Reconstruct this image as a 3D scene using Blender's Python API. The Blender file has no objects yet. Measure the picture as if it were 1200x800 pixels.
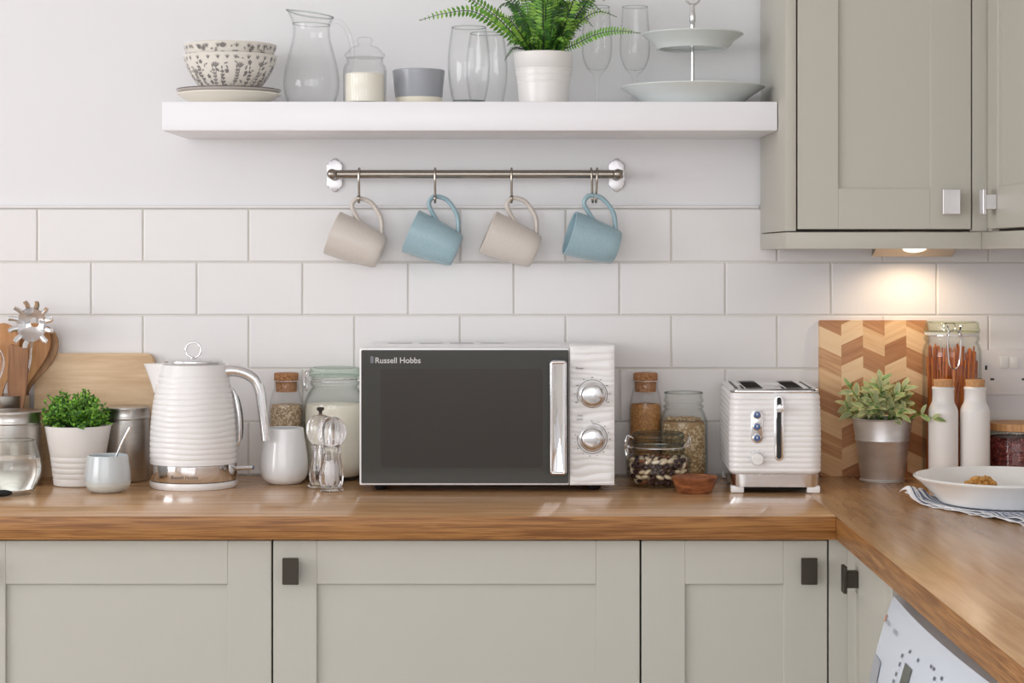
import bpy, bmesh, math, random
from mathutils import Vector, Matrix
PI = math.pi
C = bpy.context.scene.collection
SC = bpy.context.scene

# ------------------------------------------------------------------ measuring
CAMY, EYE, FPX, VPX, VPY = 3.78, 1.323, 2306.0, 600.0, 298.0
WT = 0.90                      # worktop height
SH = 1.5963                    # shelf top


def sc(d):
    return FPX / (CAMY - d)


def X(px, d):
    return (px - VPX) / sc(d)


def Z(py, d):
    return EYE + (VPY - py) / sc(d)


# ------------------------------------------------------------------ materials
def S(r, g, b):
    def f(c):
        c /= 255.0
        return c / 12.92 if c <= 0.04045 else ((c + 0.055) / 1.055) ** 2.4
    return (f(r), f(g), f(b), 1.0)


def mat(name, col, rough=0.5, metal=0.0, spec=0.5, coat=0.0, bump=None, vary=None, sss=0.0):
    """bump=(scale, strength, distance)  vary=(scale, amount, stretch)"""
    m = bpy.data.materials.new(name)
    m.use_nodes = True
    n, l = m.node_tree.nodes, m.node_tree.links
    p = n['Principled BSDF']
    p.inputs['Base Color'].default_value = col
    p.inputs['Roughness'].default_value = rough
    p.inputs['Metallic'].default_value = metal
    p.inputs['Specular IOR Level'].default_value = spec
    p.inputs['Coat Weight'].default_value = coat
    p.inputs['Coat Roughness'].default_value = 0.06
    tc = n.new('ShaderNodeTexCoord')
    if vary:
        mp = n.new('ShaderNodeMapping')
        mp.inputs['Scale'].default_value = vary[2]
        nz = n.new('ShaderNodeTexNoise')
        nz.inputs['Scale'].default_value = vary[0]
        nz.inputs['Detail'].default_value = 5
        l.new(tc.outputs['Object'], mp.inputs[0]); l.new(mp.outputs[0], nz.inputs['Vector'])
        r = n.new('ShaderNodeValToRGB')
        a = vary[1]
        r.color_ramp.elements[0].position = 0.3
        r.color_ramp.elements[1].position = 0.7
        r.color_ramp.elements[0].color = (col[0] * (1 - a), col[1] * (1 - a * 1.05), col[2] * (1 - a * 1.1), 1)
        r.color_ramp.elements[1].color = (min(1, col[0] * (1 + a)), min(1, col[1] * (1 + a)), min(1, col[2] * (1 + a)), 1)
        l.new(nz.outputs['Fac'], r.inputs[0]); l.new(r.outputs[0], p.inputs['Base Color'])
    if bump:
        nz = n.new('ShaderNodeTexNoise')
        nz.inputs['Scale'].default_value = bump[0]
        nz.inputs['Detail'].default_value = 3
        l.new(tc.outputs['Object'], nz.inputs['Vector'])
        b = n.new('ShaderNodeBump')
        b.inputs['Strength'].default_value = bump[1]
        b.inputs['Distance'].default_value = bump[2]
        l.new(nz.outputs['Fac'], b.inputs['Height']); l.new(b.outputs[0], p.inputs['Normal'])
    return m


def wood(name, dark, light, scale=(1, 12, 12), nscale=9.0, rough=0.35, fine=0.35, coat=0.0, spec=0.5):
    """grain runs along the axis with the small scale value"""
    m = bpy.data.materials.new(name)
    m.use_nodes = True
    n, l = m.node_tree.nodes, m.node_tree.links
    p = n['Principled BSDF']
    p.inputs['Roughness'].default_value = rough
    p.inputs['Coat Weight'].default_value = coat
    p.inputs['Coat Roughness'].default_value = 0.12
    p.inputs['Specular IOR Level'].default_value = spec
    tc = n.new('ShaderNodeTexCoord')
    mp = n.new('ShaderNodeMapping'); mp.inputs['Scale'].default_value = scale
    l.new(tc.outputs['Object'], mp.inputs[0])
    a = n.new('ShaderNodeTexNoise'); a.inputs['Scale'].default_value = nscale; a.inputs['Detail'].default_value = 6
    a.inputs['Distortion'].default_value = 0.6
    l.new(mp.outputs[0], a.inputs['Vector'])
    mp2 = n.new('ShaderNodeMapping'); mp2.inputs['Scale'].default_value = tuple(s * (1.5 if s < 2 else 6) for s in scale)
    l.new(tc.outputs['Object'], mp2.inputs[0])
    b = n.new('ShaderNodeTexNoise'); b.inputs['Scale'].default_value = nscale; b.inputs['Detail'].default_value = 4
    l.new(mp2.outputs[0], b.inputs['Vector'])
    mx = n.new('ShaderNodeMath'); mx.operation = 'MULTIPLY_ADD'
    sub = n.new('ShaderNodeMath'); sub.operation = 'SUBTRACT'; sub.inputs[1].default_value = 0.5
    l.new(b.outputs['Fac'], sub.inputs[0])
    l.new(sub.outputs[0], mx.inputs[0]); mx.inputs[1].default_value = fine; l.new(a.outputs['Fac'], mx.inputs[2])
    r = n.new('ShaderNodeValToRGB')
    r.color_ramp.elements[0].position = 0.36; r.color_ramp.elements[0].color = dark
    r.color_ramp.elements[1].position = 0.64; r.color_ramp.elements[1].color = light
    l.new(mx.outputs[0], r.inputs[0]); l.new(r.outputs[0], p.inputs['Base Color'])
    bp = n.new('ShaderNodeBump'); bp.inputs['Strength'].default_value = 0.015; bp.inputs['Distance'].default_value = 0.001
    l.new(mx.outputs[0], bp.inputs['Height']); l.new(bp.outputs[0], p.inputs['Normal'])
    return m


def glass(name, col=(1, 1, 1, 1), rough=0.0, ior=1.45):
    m = bpy.data.materials.new(name)
    m.use_nodes = True
    n, l = m.node_tree.nodes, m.node_tree.links
    n.remove(n['Principled BSDF'])
    g = n.new('ShaderNodeBsdfGlass')
    g.inputs['Color'].default_value = col
    g.inputs['Roughness'].default_value = rough
    g.inputs['IOR'].default_value = ior
    l.new(g.outputs[0], n['Material Output'].inputs[0])
    return m


def thin_glass(name, face=(0.97, 0.98, 0.975, 1), edge=(0.62, 0.68, 0.66, 1), power=2.0):
    """thin-walled pane model: straight-through light, Fresnel reflection, longer (tinted) path at the grazing rim"""
    m = bpy.data.materials.new(name)
    m.use_nodes = True
    n, l = m.node_tree.nodes, m.node_tree.links
    n.remove(n['Principled BSDF'])
    lw = n.new('ShaderNodeLayerWeight'); lw.inputs['Blend'].default_value = 0.5
    pw = n.new('ShaderNodeMath'); pw.operation = 'POWER'; pw.inputs[1].default_value = power
    l.new(lw.outputs['Facing'], pw.inputs[0])
    mc = n.new('ShaderNodeMix'); mc.data_type = 'RGBA'
    l.new(pw.outputs[0], mc.inputs['Factor'])
    mc.inputs['A'].default_value = face; mc.inputs['B'].default_value = edge
    t = n.new('ShaderNodeBsdfTransparent'); l.new(mc.outputs['Result'], t.inputs['Color'])
    p5 = n.new('ShaderNodeMath'); p5.operation = 'POWER'; p5.inputs[1].default_value = 5
    l.new(lw.outputs['Facing'], p5.inputs[0])
    fr = n.new('ShaderNodeMath'); fr.operation = 'MULTIPLY_ADD'; fr.inputs[1].default_value = 0.6; fr.inputs[2].default_value = 0.022
    l.new(p5.outputs[0], fr.inputs[0])
    gl = n.new('ShaderNodeBsdfGlossy'); gl.inputs['Roughness'].default_value = 0.02
    ms = n.new('ShaderNodeMixShader')
    l.new(fr.outputs[0], ms.inputs[0]); l.new(t.outputs[0], ms.inputs[1]); l.new(gl.outputs[0], ms.inputs[2])
    l.new(ms.outputs[0], n['Material Output'].inputs[0])
    return m


def grains(name, cols, scale, rough=0.7, bump=0.6):
    m = bpy.data.materials.new(name)
    m.use_nodes = True
    n, l = m.node_tree.nodes, m.node_tree.links
    p = n['Principled BSDF']; p.inputs['Roughness'].default_value = rough
    tc = n.new('ShaderNodeTexCoord')
    v = n.new('ShaderNodeTexVoronoi'); v.inputs['Scale'].default_value = scale
    l.new(tc.outputs['Object'], v.inputs['Vector'])
    sx = n.new('ShaderNodeSeparateColor'); l.new(v.outputs['Color'], sx.inputs[0])
    r = n.new('ShaderNodeValToRGB'); r.color_ramp.interpolation = 'CONSTANT'
    for i, c in enumerate(cols):
        if i < 2:
            e = r.color_ramp.elements[i]; e.position = i / len(cols)
        else:
            e = r.color_ramp.elements.new(i / len(cols))
        e.color = c
    l.new(sx.outputs[0], r.inputs[0]); l.new(r.outputs[0], p.inputs['Base Color'])
    b = n.new('ShaderNodeBump'); b.inputs['Strength'].default_value = bump; b.inputs['Distance'].default_value = 0.002
    b.invert = True
    l.new(v.outputs['Distance'], b.inputs['Height']); l.new(b.outputs[0], p.inputs['Normal'])
    return m


def emit(name, col, strength):
    m = bpy.data.materials.new(name)
    m.use_nodes = True
    n, l = m.node_tree.nodes, m.node_tree.links
    n.remove(n['Principled BSDF'])
    e = n.new('ShaderNodeEmission'); e.inputs[0].default_value = col; e.inputs[1].default_value = strength
    l.new(e.outputs[0], n['Material Output'].inputs[0])
    return m


M = {}
M['paint'] = mat('wall_paint', S(234, 234, 236), 0.65, bump=(60, 0.03, 0.002))
M['ceiling'] = mat('ceiling_paint', S(245, 245, 245), 0.8)
M['floor'] = wood('floor_boards', S(150, 142, 134), S(186, 178, 168), (12, 1, 12), 3)
M['tile'] = mat('white_tile', S(231, 229, 229), 0.22, spec=0.4)
M['grout'] = mat('grout', S(224, 221, 213), 0.8)
M['cab'] = mat('sage_paint', S(190, 187, 177), 0.42, spec=0.35, bump=(120, 0.02, 0.001))
M['gap'] = mat('carcass_dark', S(60, 56, 50), 0.7)
M['shelf'] = mat('white_lacquer', S(243, 243, 247), 0.3)
M['worktop'] = wood('oak_worktop', S(192, 148, 104), S(214, 172, 126), (1.0, 11, 11), 4.2, rough=0.20, fine=0.35, spec=0.65)
M['worktop_side'] = wood('oak_worktop_return', S(192, 148, 104), S(214, 172, 126), (11, 1.0, 11), 4.2, rough=0.20, fine=0.35, spec=0.65)
M['edge'] = wood('oak_edge', S(126, 78, 34), S(174, 122, 66), (1.0, 14, 26), 8, rough=0.4, fine=0.9)
M['edge_side'] = wood('oak_edge_return', S(126, 78, 34), S(174, 122, 66), (14, 1.0, 26), 8, rough=0.4, fine=0.9)
M['chrome'] = mat('chrome', (0.82, 0.82, 0.83, 1), 0.06, 1.0)
M['chrome_soft'] = mat('soft_chrome', (0.75, 0.75, 0.76, 1), 0.16, 1.0)
M['steel'] = mat('brushed_steel', (0.55, 0.53, 0.50, 1), 0.3, 1.0, vary=(30, 0.06, (1, 1, 14)))
M['zinc'] = mat('zinc_bucket', (0.74, 0.74, 0.75, 1), 0.42, 0.82, vary=(18, 0.10, (1, 1, 3)))
M['pewter'] = mat('pewter_handle', (0.065, 0.054, 0.043, 1), 0.48, 0.8)
M['nickel'] = mat('brushed_nickel', (0.38, 0.345, 0.30, 1), 0.24, 1.0)
M['satin'] = mat('satin_plate', (0.66, 0.64, 0.65, 1), 0.34, 1.0)
M['white_gloss'] = mat('white_gloss_plastic', S(240, 239, 239), 0.18, spec=0.5)
M['white_china'] = mat('white_china', S(240, 240, 238), 0.16, spec=0.5)
M['pot_white'] = mat('white_pot', S(238, 235, 232), 0.3)
M['mw_glass'] = mat('dark_glass', S(64, 63, 58), 0.12, spec=0.35)
M['mw_window'] = mat('dark_window', S(57, 53, 48), 0.14, spec=0.35)
M['black'] = mat('black_plastic', S(24, 24, 25), 0.4)
M['print'] = mat('dark_print', S(70, 68, 70), 0.6)
M['logo'] = mat('pale_print', S(205, 205, 205), 0.5)
M['logo_dim'] = mat('grey_emblem', S(110, 112, 118), 0.5)
M['blue_led'] = mat('blue_button', S(60, 92, 150), 0.12, spec=0.8)
M['glass'] = glass('clear_glass', (0.985, 0.995, 0.99, 1))
M['acrylic'] = glass('clear_acrylic', (0.995, 0.99, 0.99, 1), ior=1.44)
M['water'] = glass('water', (1, 1, 1, 1), ior=1.33)
M['thin'] = thin_glass('jar_glass', (0.985, 0.99, 0.985, 1), (0.62, 0.67, 0.64, 1), 4)
M['thin_bottle'] = thin_glass('bottle_glass', (0.99, 0.99, 0.99, 1), (0.70, 0.71, 0.71, 1), 5)
M['thin_green'] = thin_glass('green_lid_glass', (0.925, 0.97, 0.94, 1), (0.55, 0.68, 0.60, 1), 3)
M['thin_olive'] = thin_glass('olive_lid_glass', (0.95, 0.965, 0.89, 1), (0.56, 0.62, 0.48, 1), 3)
M['thin_grey'] = thin_glass('grey_lid_glass', (0.90, 0.92, 0.90, 1), (0.46, 0.50, 0.47, 1), 1.6)
M['shelf_glass'] = thin_glass('shelf_glass', (0.996, 0.997, 0.997, 1), (0.60, 0.64, 0.64, 1), 6)
M['cork'] = grains('cork', [S(172, 122, 82), S(190, 142, 98), S(150, 100, 64), S(182, 132, 90)], 500, 0.85, 0.3)
M['cork_light'] = mat('pale_cork', S(202, 152, 104), 0.8, vary=(260, 0.14, (1, 1, 1)))
M['board'] = wood('maple_board', S(203, 170, 132), S(222, 194, 158), (1, 6, 6), 7, rough=0.5)
M['spoon_wood'] = wood('beech_wood', S(178, 124, 76), S(205, 154, 102), (6, 6, 1), 8, rough=0.5)
M['spatula_wood'] = wood('walnut_wood', S(120, 78, 46), S(158, 110, 70), (10, 10, 1), 10, rough=0.5)
M['spoon_dark'] = wood('oiled_wood', S(140, 100, 66), S(176, 134, 92), (6, 6, 1), 8, rough=0.5)
M['bowl_wood'] = wood('acacia', S(110, 62, 36), S(164, 102, 64), (2, 8, 14), 8, rough=0.35)
M['lid_wood'] = wood('bamboo_lid', S(182, 130, 82), S(214, 166, 112), (26, 26, 1), 10, rough=0.45)
M['leaf'] = mat('leaf_green', S(84, 140, 34), 0.5, vary=(40, 0.35, (1, 1, 1)))
M['leaf_bright'] = mat('leaf_bright', S(130, 182, 56), 0.5, vary=(40, 0.3, (1, 1, 1)))
M['leaf_dark'] = mat('leaf_dark', S(52, 100, 34), 0.55, vary=(40, 0.3, (1, 1, 1)))
M['rachis'] = mat('frond_stem', S(40, 52, 28), 0.6)
M['fern'] = mat('fern_green', S(92, 148, 46), 0.5, vary=(25, 0.3, (1, 1, 1)))
M['fern_light'] = mat('fern_light', S(136, 184, 66), 0.5, vary=(25, 0.25, (1, 1, 1)))
M['fern_dark'] = mat('fern_dark', S(56, 104, 42), 0.55, vary=(25, 0.25, (1, 1, 1)))
M['sage_leaf'] = mat('sage_leaf', S(166, 180, 136), 0.5, vary=(30, 0.22, (1, 1, 1)))
M['sage_leaf_b'] = mat('sage_leaf_green', S(142, 172, 112), 0.5, vary=(30, 0.2, (1, 1, 1)))
M['sage_edge'] = mat('sage_leaf_edge', S(214, 204, 142), 0.5, vary=(30, 0.12, (1, 1, 1)))
M['soil'] = mat('dark_soil', S(52, 44, 30), 0.9, bump=(200, 0.8, 0.004))
M['mug_cream'] = mat('cream_glaze', S(218, 210, 202), 0.34, vary=(420, 0.045, (1, 1, 1)))
M['mug_blue'] = mat('blue_glaze', S(162, 191, 201), 0.26, vary=(200, 0.04, (1, 1, 1)))
M['mug_inside'] = mat('mug_inside', S(225, 222, 216), 0.25)
M['sugar_blue'] = mat('pale_blue_glaze', S(200, 207, 210), 0.15, spec=0.6)
M['sugar_base'] = mat('pale_grey_clay', S(204, 207, 202), 0.3)
M['milk'] = mat('white_tumbler', S(232, 233, 234), 0.1, spec=0.6)
M['plate_grey'] = mat('plate_grey', S(206, 200, 196), 0.35)
M['plate_dark'] = mat('plate_rim', S(112, 104, 100), 0.5)
M['plate_cream'] = mat('plate_cream', S(236, 230, 216), 0.35)
M['bowl_cream'] = mat('bowl_cream', S(232, 227, 218), 0.35)
M['floral'] = mat('floral_ink', S(132, 128, 125), 0.4)
M['floral_b'] = mat('floral_ink_pale', S(158, 153, 150), 0.4)
M['ram_grey'] = mat('grey_glaze', S(158, 161, 168), 0.25)
M['ram_clay'] = mat('bare_clay', S(238, 232, 214), 0.6)
M['stand'] = mat('stand_china', S(216, 221, 219), 0.2)
M['wax'] = mat('candle_wax', S(246, 242, 228), 0.45)
M['flour'] = mat('flour', S(240, 234, 220), 0.9)
M['salt'] = mat('salt', S(248, 247, 246), 0.8)
M['oats'] = grains('oats', [S(226, 204, 168), S(206, 180, 138), S(238, 222, 192), S(190, 160, 116), S(230, 212, 178)], 190, 0.8, 0.8)
M['grain'] = grains('quinoa', [S(214, 190, 158), S(188, 160, 126), S(226, 206, 178), S(170, 142, 108)], 330, 0.8, 0.8)
M['sugar'] = grains('brown_sugar', [S(196, 142, 82), S(178, 124, 66), S(208, 158, 98), S(164, 110, 58)], 520, 0.7, 0.5)
M['beans'] = grains('red_beans', [S(118, 42, 40), S(92, 28, 30), S(140, 60, 54), S(70, 22, 26), S(170, 100, 88)], 230, 0.35, 1.0)
M['pasta'] = mat('orange_pasta', S(222, 128, 40), 0.4)
M['pasta_b'] = mat('brown_pasta', S(176, 92, 44), 0.4)
M['nut_pale'] = mat('pale_nut', S(226, 206, 176), 0.5, vary=(120, 0.12, (1, 1, 1)))
M['nut_brown'] = mat('almond_skin', S(134, 82, 50), 0.55, vary=(160, 0.2, (1, 1, 1)))
M['nut_dark'] = mat('dark_raisin', S(56, 28, 32), 0.35, bump=(300, 0.8, 0.002))
M['cereal'] = mat('golden_cereal', S(206, 154, 84), 0.6, vary=(90, 0.2, (1, 1, 1)), bump=(200, 0.5, 0.002))
M['socket'] = mat('socket_white', S(236, 233, 233), 0.25)
M['washer'] = mat('washer_white', S(216, 224, 236), 0.25)
M['washer_grey'] = mat('washer_shade_grey', S(168, 170, 178), 0.4)  # white greyed for the shade under the worktop; also colours the drawer panel
M['washer_print'] = mat('washer_print', S(112, 118, 130), 0.5)
M['washer_dark'] = mat('washer_display', S(74, 82, 78), 0.2)
M['washer_red'] = mat('washer_mark', S(206, 120, 84), 0.5)
M['spot_glow'] = emit('spot_lens', (1.0, 0.86, 0.68, 1), 9.0)
M['bronze'] = mat('spot_housing', (0.36, 0.30, 0.24, 1), 0.34, 1.0)
M['wine'] = M['shelf_glass']


M['rim'] = thin_glass('glass_rim', (0.86, 0.885, 0.88, 1), (0.42, 0.46, 0.46, 1), 2)


# ------------------------------------------------------------------ mesh helpers
def fin(name, bm, mats, parent=None, smooth=38, world=False, loc=None, rot=None, recalc=True):
    if recalc:
        bmesh.ops.recalc_face_normals(bm, faces=bm.faces)
    if world and parent is not None:
        bmesh.ops.transform(bm, matrix=parent.matrix_basis.inverted(), verts=bm.verts)
    me = bpy.data.meshes.new(name)
    bm.to_mesh(me); bm.free()
    for m in (mats if isinstance(mats, (list, tuple)) else [mats]):
        me.materials.append(m)
    if smooth:
        for p in me.polygons:
            p.use_smooth = True
        me.set_sharp_from_angle(angle=math.radians(smooth))
    o = bpy.data.objects.new(name, me)
    C.objects.link(o)
    if parent is not None:
        o.parent = parent
    if loc is not None:
        o.location = loc
    if rot is not None:
        o.rotation_euler = rot
    return o


def tag(o, label, cat, group=None, kind=None):
    o['label'] = label; o['category'] = cat
    if group: o['group'] = group
    if kind: o['kind'] = kind
    return o


def thing(name, label, cat, loc=(0, 0, 0), rot=(0, 0, 0), group=None):
    o = bpy.data.objects.new(name, None)
    o.empty_display_size = 0.05
    C.objects.link(o)
    o.location = loc; o.rotation_euler = rot
    return tag(o, label, cat, group)


def struct(name, bm, m, parent=None, smooth=0):
    o = fin(name, bm, m, parent, smooth)
    o['kind'] = 'structure'
    return o


def copy_tree(o, parent=None):
    c = o.copy(); C.objects.link(c)
    if parent is not None: c.parent = parent
    for ch in list(o.children):
        copy_tree(ch, c)
    return c


def box(bm, x0, x1, y0, y1, z0, z1, bev=0.0, seg=2, mi=0):
    vs = [bm.verts.new((x, y, z)) for x in (x0, x1) for y in (y0, y1) for z in (z0, z1)]
    idx = [(0, 1, 3, 2), (4, 6, 7, 5), (0, 4, 5, 1), (2, 3, 7, 6), (0, 2, 6, 4), (1, 5, 7, 3)]
    fs = [bm.faces.new([vs[i] for i in q]) for q in idx]
    for f in fs: f.material_index = mi
    if bev > 0:
        es = list({e for f in fs for e in f.edges})
        r = bmesh.ops.bevel(bm, geom=es, offset=bev, segments=seg, affect='EDGES', profile=0.5)
        for f in r['faces']: f.material_index = mi
    return bm


def NB():
    return bmesh.new()


def bx(*a, **k):
    return box(NB(), *a, **k)


def cr(pts, n=6, closed=False):
    """Catmull-Rom through points of any dimension"""
    P = [tuple(p) for p in pts]
    out = []
    N = len(P)
    rng = N if closed else N - 1
    for i in range(rng):
        if closed:
            p0, p1, p2, p3 = P[(i - 1) % N], P[i], P[(i + 1) % N], P[(i + 2) % N]
        else:
            p1, p2 = P[i], P[i + 1]
            p0 = P[i - 1] if i > 0 else tuple(2 * a - b for a, b in zip(p1, p2))
            p3 = P[i + 2] if i + 2 < N else tuple(2 * a - b for a, b in zip(p2, p1))
        for k in range(n):
            t = k / n
            out.append(tuple(0.5 * ((2 * b) + (-a + c) * t + (2 * a - 5 * b + 4 * c - d) * t * t + (-a + 3 * b - 3 * c + d) * t ** 3)
                             for a, b, c, d in zip(p0, p1, p2, p3)))
    if not closed:
        out.append(P[-1])
    return out


def lathe(prof, seg=56, bm=None, mi=0, matrix=None, lobes=0, lobe_amp=0.0, lobe_range=None, cap=True):
    bm = bm or NB()
    rings = []
    new = []
    for (r, z) in prof:
        if r < 1e-6:
            v = bm.verts.new((0, 0, z)); rings.append([v]); new.append(v)
        else:
            ring = []
            for i in range(seg):
                a = 2 * PI * i / seg
                rr = r
                if lobes and (lobe_range is None or lobe_range[0] <= z <= lobe_range[1]):
                    rr = r * (1 + lobe_amp * math.cos(lobes * a))
                v = bm.verts.new((rr * math.cos(a), rr * math.sin(a), z))
                ring.append(v); new.append(v)
            rings.append(ring)
    for a, b in zip(rings[:-1], rings[1:]):
        if len(a) == 1 and len(b) == 1: continue
        for i in range(seg):
            j = (i + 1) % seg
            if len(a) == 1: f = bm.faces.new((a[0], b[j], b[i]))
            elif len(b) == 1: f = bm.faces.new((a[i], a[j], b[0]))
            else: f = bm.faces.new((a[i], a[j], b[j], b[i]))
            f.material_index = mi
    if cap:
        for ring in (rings[0], rings[-1]):
            if len(ring) > 2 and rings[0] is not rings[-1]:
                f = bm.faces.new(ring); f.material_index = mi
    if matrix is not None:
        bmesh.ops.transform(bm, matrix=matrix, verts=new)
    return bm


def shell(outer, t, tb):
    """outer profile from (0,z0) to the rim -> closed wall profile with thickness t and floor tb"""
    z0 = outer[0][1]
    inner = []
    for r, z in reversed(outer):
        if r <= t: continue
        inner.append((r - t, max(z, z0 + tb)))
    out = list(outer)
    rr, rz = outer[-1]
    out.append((rr - t * 0.5, rz + t * 0.35))
    prev = None
    for p in inner:
        if p[1] <= z0 + tb + 1e-9:
            out.append((p[0], z0 + tb)); break
        out.append(p)
    out.append((0, z0 + tb))
    return out


def tube(pts, rad, seg=10, bm=None, mi=0, up=(0, 0, 1), flat=1.0, cap=True, closed=False):
    bm = bm or NB()
    P = [Vector(p) for p in pts]
    n = len(P)
    R = rad if isinstance(rad, (list, tuple)) else [rad] * n
    rings = []
    prevN = None
    for i, p in enumerate(P):
        if closed:
            t = P[(i + 1) % n] - P[(i - 1) % n]
        else:
            t = P[min(i + 1, n - 1)] - P[max(i - 1, 0)]
        if t.length < 1e-9: t = Vector((0, 0, 1))
        t.normalize()
        if prevN is None:
            u = Vector(up)
            if abs(u.dot(t)) > 0.95: u = Vector((1, 0, 0)) if abs(t.x) < 0.9 else Vector((0, 1, 0))
            nrm = (u - t * u.dot(t)).normalized()
        else:
            nrm = prevN - t * prevN.dot(t)
            nrm = nrm.normalized() if nrm.length > 1e-6 else prevN
        prevN = nrm
        b = t.cross(nrm)
        ring = []
        for k in range(seg):
            a = 2 * PI * k / seg
            ring.append(bm.verts.new(p + nrm * (R[i] * math.cos(a)) + b * (R[i] * flat * math.sin(a))))
        rings.append(ring)
    pairs = list(zip(rings[:-1], rings[1:]))
    if closed: pairs.append((rings[-1], rings[0]))
    for a, b in pairs:
        for k in range(seg):
            f = bm.faces.new((a[k], a[(k + 1) % seg], b[(k + 1) % seg], b[k])); f.material_index = mi
    if cap and not closed:
        for r in (rings[0], rings[-1]):
            f = bm.faces.new(r); f.material_index = mi
    return bm


def ring_path(c, r, n=32, axis='z'):
    out = []
    for i in range(n):
        a = 2 * PI * i / n
        x, y = r * math.cos(a), r * math.sin(a)
        out.append({'z': (c[0] + x, c[1] + y, c[2]), 'y': (c[0] + x, c[1], c[2] + y), 'x': (c[0], c[1] + x, c[2] + y)}[axis])
    return out


def prism(pts, d0, d1, bm=None, bev=0.0, axis='y', mi=0, seg=2):
    """outline in (x,z) extruded in y (axis 'y') or (x,y) extruded in z (axis 'z')"""
    bm = bm or NB()
    mk = (lambda p, d: (p[0], d, p[1])) if axis == 'y' else (lambda p, d: (p[0], p[1], d))
    a = [bm.verts.new(mk(p, d0)) for p in pts]
    b = [bm.verts.new(mk(p, d1)) for p in pts]
    fs = [bm.faces.new(a), bm.faces.new(list(reversed(b)))]
    n = len(pts)
    for i in range(n):
        fs.append(bm.faces.new((a[i], b[i], b[(i + 1) % n], a[(i + 1) % n])))
    for f in fs: f.material_index = mi
    if bev:
        es = list(fs[0].edges) + list(fs[1].edges)
        r = bmesh.ops.bevel(bm, geom=es, offset=bev, segments=seg, affect='EDGES', profile=0.5)
        for f in r['faces']: f.material_index = mi
    return bm


def rrect(x0, x1, z0, z1, r, n=6):
    out = []
    for cx, cz, a0 in ((x1 - r, z1 - r, 0), (x0 + r, z1 - r, PI / 2), (x0 + r, z0 + r, PI), (x1 - r, z0 + r, 1.5 * PI)):
        for k in range(n + 1):
            a = a0 + PI / 2 * k / n
            out.append((cx + r * math.cos(a), cz + r * math.sin(a)))
    return out


def rrect_dense(hw, hd, r, nc=8, ne=14):
    """rounded rectangle outline with outward normals, points along the straight sides too"""
    pts = []
    for cx, cy, a0 in ((hw - r, hd - r, 0), (-hw + r, hd - r, PI / 2), (-hw + r, -hd + r, PI), (hw - r, -hd + r, 1.5 * PI)):
        for k in range(nc + 1):
            a = a0 + PI / 2 * k / nc
            pts.append((cx + r * math.cos(a), cy + r * math.sin(a), math.cos(a), math.sin(a)))
    out = []
    n = len(pts)
    for i, p in enumerate(pts):
        out.append(p)
        q = pts[(i + 1) % n]
        if (i + 1) % (nc + 1) == 0:
            for k in range(1, ne):
                t = k / ne
                out.append(tuple(a + (b - a) * t for a, b in zip(p, q)))
    return out


def loft(sections, bm=None, mi=0, cap=True):
    bm = bm or NB()
    rings = [[bm.verts.new(p) for p in s] for s in sections]
    n = len(rings[0])
    for a, b in zip(rings[:-1], rings[1:]):
        for k in range(n):
            f = bm.faces.new((a[k], a[(k + 1) % n], b[(k + 1) % n], b[k])); f.material_index = mi
    if cap:
        for r in (rings[0], rings[-1]):
            f = bm.faces.new(r); f.material_index = mi
    return bm


def grid(nu, nv, fn, bm=None, mi=0):
    bm = bm or NB()
    V = [[bm.verts.new(fn(i / nu, j / nv)) for j in range(nv + 1)] for i in range(nu + 1)]
    for i in range(nu):
        for j in range(nv):
            f = bm.faces.new((V[i][j], V[i + 1][j], V[i + 1][j + 1], V[i][j + 1])); f.material_index = mi
    return bm


def leaf(bm, base, d, up, L, W, mi=0, fold=0.25, curl=0.0, n=4):
    """a leaf blade: midrib with two folded halves, pointed at both ends"""
    d = Vector(d).normalized(); up = Vector(up)
    side = d.cross(up)
    if side.length < 1e-4: side = d.cross(Vector((0.3, 1, 0.2)))
    side.normalize(); nn = side.cross(d).normalized()
    mid, lf, rt = [], [], []
    for i in range(n + 1):
        t = i / n
        w = W * 0.5 * (math.sin(PI * min(1, (t ** 0.8))) if 0 < t < 1 else 0.0)
        p = Vector(base) + d * (L * t) + nn * (-curl * L * t * t)
        mid.append(bm.verts.new(p))
        if 0 < i < n:
            lf.append(bm.verts.new(p + side * w + nn * (w * fold)))
            rt.append(bm.verts.new(p - side * w + nn * (w * fold)))
    for s in (lf, rt):
        f = bm.faces.new((mid[0], s[0], mid[1])); f.material_index = mi
        for i in range(1, n - 1):
            f = bm.faces.new((mid[i], s[i - 1], s[i], mid[i + 1])); f.material_index = mi
        f = bm.faces.new((mid[n - 1], s[-1], mid[n])); f.material_index = mi


def text_bm(body, width=None, size=0.01, depth=0.0002, bold=0.0):
    """lettering in the XZ plane facing -Y, left-bottom at the origin"""
    cu = bpy.data.curves.new('lettering', 'FONT')
    cu.body = body; cu.size = size; cu.extrude = depth; cu.resolution_u = 3; cu.offset = bold
    o = bpy.data.objects.new('lettering', cu)
    C.objects.link(o)
    dg = bpy.context.evaluated_depsgraph_get()
    me = bpy.data.meshes.new_from_object(o.evaluated_get(dg))
    bpy.data.objects.remove(o); bpy.data.curves.remove(cu)
    bm = NB(); bm.from_mesh(me); bpy.data.meshes.remove(me)
    xs = [v.co.x for v in bm.verts]
    k = 1.0
    if width and xs: k = width / (max(xs) - min(xs))
    x0 = min(xs)
    for v in bm.verts:
        x, y, z = v.co
        v.co = ((x - x0) * k, -z, y * k)
    return bm


def move(bm, v):
    bmesh.ops.translate(bm, verts=bm.verts, vec=Vector(v)); return bm


def xf(bm, m):
    bmesh.ops.transform(bm, matrix=m, verts=bm.verts); return bm


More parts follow.
